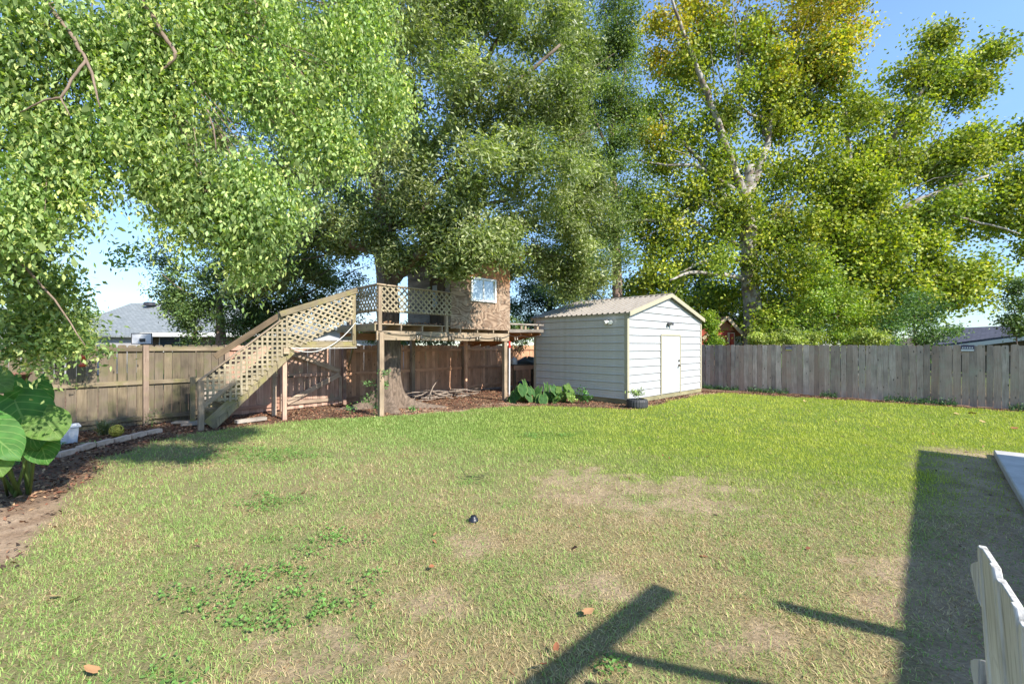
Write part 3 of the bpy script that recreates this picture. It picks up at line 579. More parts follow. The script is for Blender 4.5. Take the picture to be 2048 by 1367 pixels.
def lattice(parent, poly, to3, out, angs, sp_=0.112, w=0.040, mat=None, name='lattice_panel'):
    m = MB(); cx = sum(p[0] for p in poly)/len(poly); cy = sum(p[1] for p in poly)/len(poly)
    for li, ang in enumerate(angs):
        d = (math.cos(R(ang)), math.sin(R(ang))); nn_ = (-d[1], d[0])
        for i in range(-40, 41):
            p = (cx + nn_[0]*i*sp_, cy + nn_[1]*i*sp_); r_ = clip_seg(p, d, poly)
            if not r_: continue
            a = (p[0]+d[0]*r_[0], p[1]+d[1]*r_[0]); b_ = (p[0]+d[0]*r_[1], p[1]+d[1]*r_[1]); mid = ((a[0]+b_[0])/2, (a[1]+b_[1])/2)
            o3 = to3(*mid) + out*(0.006 + 0.0095*li); d3 = (to3(*b_) - to3(*a)); n3_ = d3.cross(out).normalized()
            m.obox(o3, d3/2, n3_*w/2, out*0.0045)
    o = m.obj(name, mat or M_lat, parent, to3(cx, cy)); return o
UC0 = uv_at_px(900, 9.85)[0]; UC1 = uv_at_px(1018.5, 9.85)[0]         # cabin front from UC0 to UC1
fr = lambda a, b_: P(a, 9.80, b_); lf = lambda a, b_: P(5.04, a, b_)
lattice(th, [(5.12, 2.50), (UC0, 2.49), (UC0, 3.06), (5.12, 3.10)], fr, -V, (45, -45)); lattice(th, [(9.80, 2.50), (11.5, 2.52), (11.5, 3.10), (9.80, 3.10)], lf, -U, (45, -45))
board(th, 'rail_cap', P(5.04, 9.80, 3.125), P(UC0, 9.80, 3.085), 0.09, 0.036, M_post, V); board(th, 'rail_cap', P(5.04, 9.76, 3.126), P(5.04, 11.52, 3.126), 0.09, 0.036, M_post, U)
board(th, 'bottom_rail', P(5.04, 9.825, 2.51), P(UC0, 9.825, 2.50), 0.06, 0.03, M_post, Z); board(th, 'bottom_rail', P(5.065, 9.80, 2.515), P(5.065, 11.5, 2.515), 0.06, 0.03, M_post, Z)
for uu, vv in ((5.10, 9.83), (5.07, 11.46), (UC0-0.12, 9.86)): board(th, 'rail_post', P(uu, vv, 2.02), P(uu, vv, 3.10), 0.09, 0.09, M_post, U)
board(th, 'knee_brace', bf(u_gate1+0.10, 0.12, 1.03), P(5.09, 11.0, 2.05), 0.09, 0.038, M_mossy, Z)
n = 420; uq = RNG.uniform(5.0, 9.2, n); vq = 9.85 + np.abs(RNG.normal(size=n))*0.5; vq = np.clip(vq, 9.85, 11.8); kq = uq < 7.05; uq, vq = uq[kq], vq[kq]; n = len(uq)
c3 = np.stack([0.7193*uq - 0.6947*vq, 0.6947*uq + 0.7193*vq, 2.225 + np.abs(RNG.normal(size=n))*0.02], 1); nr = unit(rdir(n)*0.9 + np.array([0,0,0.8])); ax = unit(np.cross(nr, rdir(n)))
wv, wf, wc = leaf_quads(c3, ax, nr, RNG.uniform(0.05, 0.10, n), RNG.uniform(0.02, 0.05, n), np.array([0.24,0.14,0.08])*RNG.uniform(0.5, 1.5, n)[:, None])
tag(link('leaf_litter', np_mesh('leaf_litter', wv, wf, wc), M_mulch), 'brown leaf litter lying on the treehouse deck', kind='stuff')
# cabin
CB = 12.0; CT = 4.02
M_ply, n, l, b = new_mat('weathered_plywood'); b.inputs['Roughness'].default_value = 0.85
t_ = N(n, 'TexCoord'); mpp = N(n, 'Mapping'); mpp.inputs['Scale'].default_value = (1.0, 1.0, 2.2); l.new(t_.outputs['Object'], mpp.inputs['Vector'])
w_ = N(n, 'TexNoise', Scale=1.0, Detail=2.0, Roughness=0.45, Distortion=0.8); l.new(mpp.outputs['Vector'], w_.inputs['Vector'])
ms = N(n, 'Math', operation='MULTIPLY'); ms.inputs[1].default_value = 95.0; l.new(w_.outputs['Fac'], ms.inputs[0]); sn = N(n, 'Math', operation='SINE'); l.new(ms.outputs['Value'], sn.inputs[0])
ra = ramp(n, (0.1, (0.15,0.095,0.062)), (0.6, (0.24,0.16,0.108)), (1.0, (0.33,0.235,0.165))); mr2 = N(n, 'MapRange'); mr2.inputs['From Min'].default_value = -1; l.new(sn.outputs['Value'], mr2.inputs['Value']); l.new(mr2.outputs['Result'], ra.inputs['Fac'])
pz = N(n, 'TexNoise', Scale=4.5, Detail=7.0, Roughness=0.7); l.new(t_.outputs['Object'], pz.inputs['Vector']); pr = ramp(n, (0.50, (0,0,0)), (0.66, (1,1,1))); l.new(pz.outputs['Fac'], pr.inputs['Fac'])
mA = N(n, 'Mix', data_type='RGBA'); mA.inputs['B'].default_value = (0.42,0.34,0.26,1); mAf = N(n, 'Math', operation='MULTIPLY'); mAf.inputs[1].default_value = 0.55; l.new(pr.outputs['Color'], mAf.inputs[0]); l.new(mAf.outputs['Value'], mA.inputs['Factor']); l.new(ra.outputs['Color'], mA.inputs['A'])
sxx = N(n, 'SeparateXYZ'); l.new(t_.outputs['Object'], sxx.inputs['Vector']); hz = N(n, 'MapRange'); hz.inputs['From Min'].default_value = 1.2; hz.inputs['From Max'].default_value = 1.55; l.new(sxx.outputs['Z'], hz.inputs['Value'])
mB = N(n, 'Mix', data_type='RGBA'); mB.inputs['B'].default_value = (0.33,0.15,0.06,1); l.new(hz.outputs['Result'], mB.inputs['Factor']); l.new(mA.outputs['Result'], mB.inputs['A']); l.new(mB.outputs['Result'], b.inputs['Base Color'])
WU0 = uv_at_px(940.5, 9.85)[0]; WU1 = uv_at_px(988, 9.85)[0]; WZ0, WZ1 = 2.955, 3.575
m = MB(); CZ = 2.13
for a0, a1, c0, c1 in ((UC0, WU0, CZ, CT), (WU1, UC1, CZ, CT), (WU0, WU1, CZ, WZ0), (WU0, WU1, WZ1, CT)):
    m.obox(P((a0+a1)/2, 9.83, (c0+c1)/2), U*(a1-a0)/2, V*0.012, Z*(c1-c0)/2)
m.obj('plywood_wall', M_ply, th, P((UC0+UC1)/2, 9.83, CZ))
m = MB(); m.obox(P(UC1-0.012, (9.842+CB)/2, (CZ+CT)/2), U*0.012, V*(CB-9.842)/2, Z*(CT-CZ)/2); m.obj('plywood_wall', M_ply, th, P(UC1, 10.9, CZ))
m = MB(); m.obox(P((UC0+UC1)/2, CB+0.013, (CZ+CT)/2), U*(UC1-UC0)/2, V*0.012, Z*(CT-CZ)/2); m.obj('plywood_wall', M_ply, th, P(UC0, CB, CZ))
zc = 2.23                                                             # clapboards round the door on the deck side
DV0, DV1, DZ1 = 10.05, 10.75, 3.72
while zc < CT-0.02:
    for a0, a1 in (((9.845, DV0), (DV1, CB)) if zc < DZ1 else ((9.845, CB),)):
        board(th, 'clapboard', P(UC0-0.012, a0, zc+0.06), P(UC0-0.012, a1, zc+0.06), 0.126, 0.018, M_plank, (Z - U*0.10))
    zc += 0.122
m = MB(); m.obox(P(UC0+0.02, (9.845+CB)/2, (CZ+CT)/2), U*0.012, V*(CB-9.86)/2, Z*(CT-CZ)/2); m.obj('side_wall', M_dark, th, P(UC0+0.02, 10.9, CZ))
m = MB(); m.obox(P(UC0-0.016, (DV0+DV1)/2, (DZ+DZ1)/2), U*0.015, V*((DV1-DV0)/2-0.04), Z*((DZ1-DZ)/2-0.02)); dr_ = m.obj('cabin_door', M_dark, th, P(UC0, DV0, DZ))
m = MB()
for vv in (DV0+0.02, DV1-0.02): m.obox(P(UC0-0.03, vv, (DZ+DZ1)/2), U*0.02, V*0.03, Z*(DZ1-DZ)/2)
m.obox(P(UC0-0.03, (DV0+DV1)/2, DZ1), U*0.02, V*((DV1-DV0)/2-0.012), Z*0.03); m.obj('door_frame', M_dark, th, P(UC0, DV0, DZ))
M_pane = plain('door_pane', (0.42,0.46,0.50), 0.15); m = MB(); m.obox(P(UC0-0.036, 10.52, 3.06), U*0.006, V*0.11, Z*0.30); link('door_pane', m.mesh('door_pane', P(UC0, 10.5, 3)), M_pane, dr_, P(UC0, 10.5, 3), Matrix.Identity(3))
# window
M_vinyl = plain('white_vinyl', (0.78,0.78,0.78), 0.35); M_glass, n, l, b = new_mat('window_glass'); b.inputs['Base Color'].default_value = (0.30,0.36,0.42,1); b.inputs['Roughness'].default_value = 0.04; b.inputs['Specular IOR Level'].default_value = 1.0; b.inputs['IOR'].default_value = 1.9
m = MB(); wc = P((WU0+WU1)/2, 9.80, (WZ0+WZ1)/2); hu, hz_ = (WU1-WU0)/2, (WZ1-WZ0)/2
for s in (-1, 1): m.obox(wc + U*s*(hu-0.005), U*0.028, V*0.035, Z*(hz_+0.028)); m.obox(wc + Z*s*hz_, U*(hu-0.034), V*0.033, Z*0.027)
m.obox(wc + V*0.006, U*0.018, V*0.024, Z*(hz_-0.028)); win = m.obj('window', M_vinyl, th, wc)
for s in (-1, 1):
    m = MB(); m.obox(wc + U*s*(hu/2-0.006) + V*(0.012 if s > 0 else 0.004), U*(hu/2-0.024), V*0.003, Z*(hz_-0.028)); link('window_pane', m.mesh('window_pane', wc), M_glass, win, wc, Matrix.Identity(3))
# cabin roof
rb = [P(UC0-0.22, 9.50, CT+0.30), P(UC1+0.16, 9.50, CT+0.30), P(UC1+0.16, CB+0.3, CT-0.02), P(UC0-0.22, CB+0.3, CT-0.02)]
m = MB(); m.prism(rb, Z*0.03); m.obj('cabin_roof', M_dark, th, rb[0])
for uu in np.linspace(UC0-0.16, UC1+0.10, 5): board(th, 'rafter', P(uu, 9.53, CT+0.245), P(uu, CB+0.2, CT-0.05), 0.09, 0.038, M_orange, Z)
board(th, 'fascia', P(UC0-0.22, 9.49, CT+0.27), P(UC1+0.16, 9.49, CT+0.27), 0.12, 0.022, M_orange, Z); board(th, 'fascia', P(UC0-0.235, 9.50, CT+0.27), P(UC0-0.235, CB+0.3, CT-0.05), 0.12, 0.022, M_orange, Z)
m = MB(); m.obox(P((UC0+UC1)/2, 9.842, CT+0.10), U*(UC1-UC0)/2, V*0.012, Z*0.10); m.obj('gable_board', M_orange, th, P(UC0, 9.84, CT))

# ------------------------------------------------------------------ staircase
st = thing('wooden_staircase', 'mossy wooden staircase with lattice side panels climbing to the treehouse deck', 'staircase', P(2.6, 11.2))
SV0, SV1 = 10.80, 11.62
sq = lambda a, b_: P(a, SV0-0.03, b_)
for vv in (SV0, SV1): board(st, 'stringer', P(1.86, vv, 0.04), P(3.42, vv, 1.60), 0.27, 0.042, M_mossy, Z)
for i in range(8):
    f = (i+1)/8.0; board(st, 'tread', P(1.80+1.52*f, SV0+0.03, 0.16+1.45*f-0.03), P(1.80+1.52*f, SV1-0.03, 0.16+1.45*f-0.03), 0.25, 0.038, M_mossy, U)
for i in range(8):
    f = (i+0.6)/8.0; c = P(1.86+1.52*f, SV0-0.028, 0.02+1.52*f); m = MB(); m.prism([c + Z*0.04, c - Z*0.13 + U*0.02, c + U*0.17 + Z*0.02, c + U*0.19 + Z*0.16], -V*0.012); m.obj('stringer_cleat', M_mossy, st, c)
board(st, 'newel_post', P(1.71, SV0-0.06, -0.1), P(1.71, SV0-0.06, 0.97), 0.10, 0.10, M_post, U); board(st, 'newel_post', P(1.71, SV1+0.03, -0.1), P(1.71, SV1+0.03, 1.0), 0.09, 0.09, M_mossy, U)
board(st, 'handrail', P(1.66, SV0-0.04, 0.95), P(3.20, SV0-0.04, 2.24), 0.085, 0.03, M_post, V); board(st, 'handrail', P(3.18, SV0-0.05, 2.37), P(4.98, SV0-0.05, 3.06), 0.13, 0.036, M_mossy, Z); board(st, 'handrail', P(2.1, SV1, 1.42), P(3.45, SV1, 2.42), 0.13, 0.036, M_dark, Z)
board(st, 'rail_post', P(3.22, SV0+0.06, 1.50), P(3.22, SV0+0.06, 2.42), 0.085, 0.085, M_mossy, U); board(st, 'rail_post', P(4.90, SV0, 1.70), P(4.90, SV0, 3.05), 0.085, 0.085, M_mossy, U)
board(st, 'base_board', P(1.74, SV0-0.08, 0.46), P(2.30, SV0-0.085, 0.92), 0.09, 0.03, M_post, Z)
lattice(st, [(1.76, 0.55), (2.30, 0.50), (3.42, 1.62), (3.34, 2.33), (3.16, 2.20), (1.76, 0.98)], sq, -V, (0, 90), sp_=0.100, w=0.042)
lattice(st, [(3.36, 1.60), (3.66, 1.68), (4.88, 2.34), (4.88, 3.00), (3.32, 2.38)], sq, -V, (52, -20), sp_=0.105, w=0.042)
board(st, 'landing_joist', P(3.30, SV0, 1.69), P(4.98, SV0, 1.71), 0.15, 0.042, M_mossy, Z); board(st, 'landing_joist', P(3.30, SV1, 1.69), P(4.98, SV1, 1.71), 0.15, 0.042, M_mossy, Z)
board(st, 'landing_beam', P(3.30, SV0-0.10, 1.55), P(3.30, SV1+0.1, 1.55), 0.13, 0.12, M_beam, Z)
for i in range(11): board(st, 'landing_board', P(3.38+i*0.145, SV0-0.03, 1.785), P(3.38+i*0.145, SV1+0.03, 1.785), 0.135, 0.03, M_plank, U)
board(st, 'landing_post', P(3.30, SV0+0.06, -0.1), P(3.30, SV0+0.06, 1.48), 0.09, 0.09, M_gate, U); board(st, 'landing_post', P(3.30, SV1, -0.1), P(3.30, SV1, 1.48), 0.09, 0.09, M_brace, U)
board(st, 'step_block', P(4.93, SV0+0.02, 1.80), P(4.93, SV1-0.02, 1.80), 0.03, 0.20, M_mossy, U)

# white cable slung under the landing
M_cable = plain('white_cable', (0.62,0.60,0.56), 0.5)
def catenary(a, b_, sag, n=14): return [a.lerp(b_, i/n) - Z*sag*4*(i/n)*(1-i/n) for i in range(n+1)]
m = MB(); m.tube(catenary(P(4.92, 10.72, 2.25), P(3.42, 10.70, 1.60), 0.32), 0.009, 6); m.tube(catenary(P(3.40, 10.72, 1.62), P(4.95, 10.72, 1.62), 0.015), 0.008, 6)
tag(m.obj('cable', M_cable, None, P(4.2, 10.7, 1.6)), 'white cable drooping from the staircase top to its landing beam', 'cable')
# string lights
sl = thing('string_lights', 'black string of hanging bulbs looped along the treehouse front beam', 'string lights', P(5.1, 9.78, 2.0))
M_bulb = plain('bulb_glass', (0.18,0.15,0.11), 0.1); m = MB(); pts = [P(5.1, 9.78, 1.80), P(5.12, 9.78, 2.02), P(6.15, 9.78, 1.96), P(7.15, 9.79, 1.93), P(8.1, 9.79, 1.92), P(8.85, 9.79, 1.93), P(9.35, 9.79, 1.99), P(9.9, 9.82, 1.99), P(10.7, 9.9, 1.97)]
for a, b_ in zip(pts[:-1], pts[1:]): m.tube(catenary(a, b_, 0.05, 8), 0.008, 6)
m.obj('wire', M_black, sl, pts[0])
for uu in (6.10, 6.22, 7.1, 7.2, 8.05, 8.14, 8.75, 8.86, 8.97, 9.55, 9.65):
    p = P(uu, 9.76, 1.93); m = MB(); m.lathe([(0.0, 0.0), (0.018, 0.0), (0.018, -0.04)], p, 8); m.lathe([(0.018, -0.04), (0.035, -0.075), (0.03, -0.105), (0.0, -0.12)], p, 8); m.obj('bulb', M_bulb, sl, p, smooth=True)

# ------------------------------------------------------------------ lean-to between the treehouse and the shed
lt = thing('lean_to', 'open lean-to roof frame bridging the treehouse cabin and the metal shed', 'lean-to', P(10.2, 10.8, 1.7))
board(lt, 'beam', P(9.39, 9.92, 2.335), P(11.0, 9.92, 2.345), 0.05, 0.09, M_plank, Z); board(lt, 'beam', P(9.39, 9.90, 2.12), P(11.0, 9.90, 2.15), 0.10, 0.04, M_plank, Z); board(lt, 'beam', P(9.39, 12.3, 1.76), P(11.0, 12.3, 1.76), 0.12, 0.04, M_orange, Z)
for uu in (9.46, 10.0, 10.18, 10.75): board(lt, 'stud', P(uu, 9.93, 2.18), P(uu, 9.93, 2.31), 0.085, 0.04, M_beam, U)
for uu in (9.5, 10.0, 10.5, 10.92): board(lt, 'rafter', P(uu, 9.96, 2.06), P(uu, 12.5, 1.66), 0.09, 0.04, M_orange, Z)
m = MB(); m.prism([P(9.42, 9.95, 2.115), P(10.98, 9.95, 2.115), P(10.98, 12.5, 1.715), P(9.42, 12.5, 1.715)], Z*0.012); m.obj('sheathing', M_orange, lt, P(9.4, 9.95, 2.1))
bn_ = thing('work_bench', 'dark wooden work bench in the shade behind the shed corner, seen past the treehouse post', 'bench', P(11.8, 11.6))
board(bn_, 'bench_top', P(11.05, 11.6, 0.97), P(12.6, 11.6, 0.97), 0.55, 0.04, M_dark, V); board(bn_, 'apron', P(11.05, 11.34, 0.87), P(12.6, 11.34, 0.87), 0.15, 0.035, M_fenceB, Z)
for uu in (11.12, 12.5):
    for vv in (11.40, 11.82): board(bn_, 'leg', P(uu, vv, 0), P(uu, vv, 0.95), 0.085, 0.085, M_dark, U)
jp = P(11.22, 11.5, 0.99); m = MB(); m.lathe([(0,0),(0.10,0),(0.11,0.02),(0.11,0.16),(0.09,0.20),(0.04,0.22),(0.035,0.26),(0,0.26)], jp, 14); j_ = m.obj('jug', plain('grey_jug', (0.45,0.47,0.48), 0.5, noise=0.3, scale=14), None, jp, smooth=True); tag(j_, 'pale grey jug on the left end of the dark work bench', 'jug')
jp = P(12.0, 11.6, 0.99); m = MB(); rr = random.Random(4)
n_ = 18; vs = []
for r_, zq in ((0.40,0.0),(0.42,0.05),(0.34,0.13),(0.20,0.19),(0.04,0.21)):
    for k in range(n_): a = 2*math.pi*k/n_; q = r_*(1 + 0.22*math.sin(3*a+zq*9) + 0.12*math.sin(7*a+2)); vs.append(jp + U*q*math.cos(a)*1.2 + V*q*math.sin(a)*0.55 + Z*zq*(1+0.35*math.sin(2*a+1)))
m.add(vs, [(i*n_+k, i*n_+(k+1) % n_, (i+1)*n_+(k+1) % n_, (i+1)*n_+k) for i in range(4) for k in range(n_)] + [tuple(range(4*n_, 5*n_))])
o = m.obj('tarp_bundle', plain('dark_tarp', (0.03,0.035,0.035), 0.5, bump=0.6, scale=9), None, jp, smooth=True); tag(o, 'dark folded tarp bundle lying on the work bench', 'tarp')
jp = P(11.5, 11.3, 0.0); m = MB(); m.lathe([(0,0.0),(0.17,0.0),(0.2,0.36),(0.21,0.37),(0.19,0.37),(0.16,0.05),(0,0.04)], jp, 18); tag(m.obj('bucket', plain('blue_bucket', (0.03,0.05,0.14), 0.4), None, jp, smooth=True), 'dark blue bucket standing under the work bench', 'bucket')
wp = thing('marker_pole', 'thin white pole with red cap leaning at the right treehouse post', 'pole', P(9.30, 9.80)); m = MB(); m.tube([P(9.33, 9.78, 0), P(9.36, 9.80, 1.72)], 0.024, 8); m.obj('pole', plain('white_pvc', (0.70,0.66,0.62), 0.4), wp, P(9.33, 9.78)); m = MB(); m.tube([P(9.36, 9.80, 1.60), P(9.36, 9.80, 1.80)], 0.036, 8); m.obj('pole_cap', plain('red_plastic', (0.55,0.04,0.03), 0.4), wp, P(9.36, 9.8, 1.6))

# ------------------------------------------------------------------ trees
def leafcloud(blobs, per_m2, L, Wd, pal, clump=0.30, hang=0.36, rough_=0.0, shell=0.55, up=0.6, droop=0.0, spread=0.55, depth=1.0, minr=0.2, jit=0.22, clump_leaf=26, shellz=1.0, keep=None):
    """blobs: (centre, radius). Leaves gather in twig clumps spread through each blob's volume."""
    cs, outs, tint, btn = [], [], [], []
    if rough_:                                                      # break each mass into uneven smaller ones
        nb_ = []
        for c, r in blobs:
            nb_.append((c, r*0.72))
            for q in range(5): nb_.append((Vector(c) + Vector(rdir(1)[0])*r*RNG.uniform(0.45, 1.0), r*RNG.uniform(0.22, 0.48)))
        blobs = nb_; per_m2 = per_m2*rough_
    for c, r in blobs:
        nc = max(5, int(per_m2 * r * r * 4 * math.pi / clump_leaf)); d = rdir(nc); rad = r*(shell + (1-shell)*RNG.random(nc))**1.0 * RNG.uniform(0.6, 1.12, nc)
        cc = np.array(c)[None, :] + d*rad[:, None]*np.array([1, depth, shellz])
        nl = clump_leaf; off = RNG.normal(size=(nc, nl, 3))*np.array([clump*0.5, clump*0.5, clump*hang])*RNG.uniform(0.6, 1.3, (nc, 1, 1))
        cs.append((cc[:, None, :] + off).reshape(-1, 3)); outs.append(np.repeat(d, nl, 0) + off.reshape(-1, 3)*1.2); tint.append(np.repeat(RNG.random(nc), nl)); btn.append(np.full(nc*nl, RNG.uniform(0.74, 1.22)))
    c = np.concatenate(cs); o = np.concatenate(outs); tnt = np.concatenate(tint); bt_ = np.concatenate(btn)
    if keep is not None: k = keep(c); c, o, tnt, bt_ = c[k], o[k], tnt[k], bt_[k]
    k = c[:, 2] > 0.05; c, o, tnt, bt_ = c[k], o[k], tnt[k], bt_[k]
    n = len(c); nr = unit(rdir(n)*spread + np.array([0, 0, up]) + unit(o)*0.45); ax = unit(unit(o)*0.5 + rdir(n)*0.8 + np.array([0, 0, -droop])); ax = unit(ax - nr*np.sum(ax*nr, 1)[:, None])
    pal = np.asarray(pal, float); q = np.clip(tnt*0.75 + RNG.random(n)*0.5 - 0.12, 0, 0.9999)*(len(pal)-1); i = q.astype(int); f = (q-i)[:, None]; col = pal[i]*(1-f) + pal[np.minimum(i+1, len(pal)-1)]*f
    col = np.minimum(col*1.55*bt_[:, None], 0.6)*RNG.uniform(1-jit, 1+jit, n)[:, None]
    return c, ax, nr, L*RNG.uniform(0.65, 1.25, n), Wd*RNG.uniform(0.65, 1.25, n), col
def crown(name, parent, mat, *clouds):
    parts = [leaf_quads(*c) for c in clouds]; v, f, c = merge(parts); o = link(name, np_mesh(name, v - np.array(wloc(parent)), f, c), mat, parent, wloc(parent)); o['kind'] = 'stuff'; return o
def B(px, py, d, rpx): return (at(px, py, d), rpx*d/F)
def limbs(parent, mat, polys, name='limb'):
    for pts in polys:
        ps = [at(*q[:3]) for q in pts]; rd = [q[3] for q in pts]; dense = []; dr = []
        for i in range(len(ps)-1):
            for k in range(4):
                f = k/4; j = Vector((random.uniform(-1,1), random.uniform(-1,1), random.uniform(-1,1)))*rd[i]*0.35*(k > 0); dense.append(ps[i].lerp(ps[i+1], f) + j); dr.append(rd[i]*(1-f) + rd[i+1]*f)
        dense.append(ps[-1]); dr.append(rd[-1]); m = MB(); m.tube(dense, dr, 8); m.obj(name, mat, parent, ps[0], smooth=True)
def twigs(parent, mat, blobs, root, n, r0=0.03, name='twigs'):
    """thin boughs running from the limbs out into the leaf clumps"""
    m = MB(); rr = random.Random(len(blobs)*7+n)
    for i in range(n):
        c, r = rr.choice(blobs); e = Vector(c) + Vector((rr.gauss(0,1), rr.gauss(0,1), rr.gauss(0,0.8)))*r*0.5
        s = Vector(root).lerp(Vector(c), rr.uniform(0.35, 0.8)); mid = s.lerp(e, 0.5) + Vector((rr.gauss(0,1), rr.gauss(0,1), rr.gauss(0,1)))*r*0.14 + Z*r*0.1
        m.tube([s, mid, e], [r0, r0*0.6, r0*0.2], 5, caps=False)
    o = m.obj(name, mat, parent, root, smooth=True); o['kind'] = 'stuff'; return o

M_oakleaf = attr_mat('oak_leaf', transl=0.36, rough=0.42, spec=0.4); M_light = attr_mat('thin_leaf', transl=0.32, rough=0.5, spec=0.4); M_syc = attr_mat('sycamore_leaf', transl=0.30, rough=0.55, spec=0.3); M_darkleaf = attr_mat('dark_leaf', transl=0.2, rough=0.42, spec=0.45)
M_oakbark = bark('oak_bark', (0.06,0.042,0.03), (0.25,0.185,0.135), 13, 1.0); M_sycbark = bark('sycamore_bark', (0.20,0.18,0.155), (0.42,0.395,0.35), 4, 0.3, patch=(0.15,0.115,0.085)); M_twig = bark('twig_bark', (0.12,0.085,0.06), (0.26,0.19,0.14), 14, 0.4); M_pinkbark = bark('pink_bark', (0.17,0.11,0.085), (0.36,0.25,0.20), 8)

# --- the big oak through the deck
OK_ = Vector((-3.38, 12.05, 0)); oak = thing('oak_tree', 'huge dense oak with flared roots growing up through the treehouse deck', 'tree', OK_)
nth, zs = 56, np.concatenate([np.linspace(-0.08, 1.0, 14), np.linspace(1.2, 5.6, 14)]); vs = []
for zq in zs:
    fl = math.exp(-max(zq, 0)/0.36); lean = 0.05*math.sin(zq*0.9)
    for k in range(nth):
        a = 2*math.pi*k/nth; lob = max(0, 0.55 + 0.6*math.sin(4*a+0.7) + 0.3*math.sin(7*a+2.0)); r_ = 0.305 + 0.02*math.sin(5*a + zq) + 0.018*math.sin(11*a+zq*2) + 0.012*math.sin(17*a-zq*3) + 0.022*math.sin(3*a+zq*2.3)*math.sin(zq*3.1+a) - 0.012*zq + fl*(0.05 + 0.72*lob*lob*math.exp(-max(zq, 0)/0.24)) * (1.2 if math.cos(a+0.4) > 0.3 else 0.8)
        vs.append(OK_ + Vector((r_*math.cos(a) + lean, r_*math.sin(a), zq)))
m = MB(); m.add(vs, [(i*nth+k, i*nth+(k+1) % nth, (i+1)*nth+(k+1) % nth, (i+1)*nth+k) for i in range(len(zs)-1) for k in range(nth)]); m.obj('trunk', M_oakbark, oak, OK_, smooth=True)
limbs(oak, M_oakbark, [[(770,420,12.0,0.24),(750,330,11.8,0.19),(740,200,11.5,0.14),(770,40,11,0.08)], [(775,430,12.1,0.22),(840,330,12,0.16),(930,200,11.6,0.10),(1010,60,11,0.05)], [(785,560,12.1,0.17),(812,535,11.6,0.15),(850,500,11.2,0.10),(960,430,10.8,0.06)],
    [(750,500,12.2,0.15),(690,480,12.8,0.12),(640,470,13.4,0.10),(560,520,14.5,0.06)], [(745,460,12.2,0.10),(670,440,12.6,0.07),(600,470,13,0.04)], [(790,450,12,0.12),(880,430,12.5,0.09),(1010,400,13,0.05)], [(930,320,11,0.07),(880,360,11,0.06),(840,430,11,0.04)], [(1000,190,10.5,0.06),(1040,160,10.4,0.05),(1120,90,10.3,0.03)]])
ob = [B(*a) for a in ((760,50,11.5,120),(880,50,11,130),(1000,50,11,120),(1100,70,11.5,90),(820,-60,11.5,140),(980,-60,11.5,140),(800,190,11,110),(920,190,10.6,120),(1040,190,10.8,110),(1125,200,11.6,70),(750,330,11.8,100),(870,320,10.8,115),(990,320,10.6,115),(1095,330,11.3,90),(820,430,11.6,85),(930,430,10.8,105),(1050,430,13.6,95),(1130,430,14,75),(1180,380,14,60),(1160,500,14,50),(1150,60,13,60),(1165,150,13,55),(1150,270,13,60),(1200,440,14.5,45),(1130,560,15,50),(1190,560,15,45),
    (700,420,12.6,80),(640,470,13.4,75),(560,470,14,80),(690,500,13.2,55),(600,540,14,70),(520,540,14.4,60),(950,490,10.4,42),(905,520,10.6,34),(1010,485,10.8,42),(870,480,11,46),(1080,530,14.2,60),(1000,540,13.8,32),(800,510,11.4,35),(740,470,11.8,50),(650,340,13,90),(560,350,13.6,90),(620,200,13,110),(520,200,14,110),(420,120,14.5,120),(540,60,13.5,120),(660,80,13,110),(430,280,14.5,100),(330,220,15,90),(260,130,15.5,90),(380,380,15,80),(480,440,14.5,60))]
oak_pal = [(0.055,0.082,0.026),(0.085,0.115,0.036),(0.125,0.155,0.055),(0.18,0.20,0.085),(0.25,0.265,0.14)]
crown('crown', oak, M_oakleaf, leafcloud(ob, 215, 0.13, 0.046, oak_pal, rough_=1.0, clump=0.48, shell=0.25, up=0.5, spread=0.8, clump_leaf=120, keep=lambda c: ~((c[:,2] < 4.6) & (c[:,2] > 1.9) & (0.7193*c[:,0]+0.6947*c[:,1] > UC0-0.05) & (0.7193*c[:,0]+0.6947*c[:,1] < UC1+0.1) & (-0.6947*c[:,0]+0.7193*c[:,1] > 9.7))))
twigs(oak, M_oakbark, ob, at(800, 420, 12), 60, 0.03)

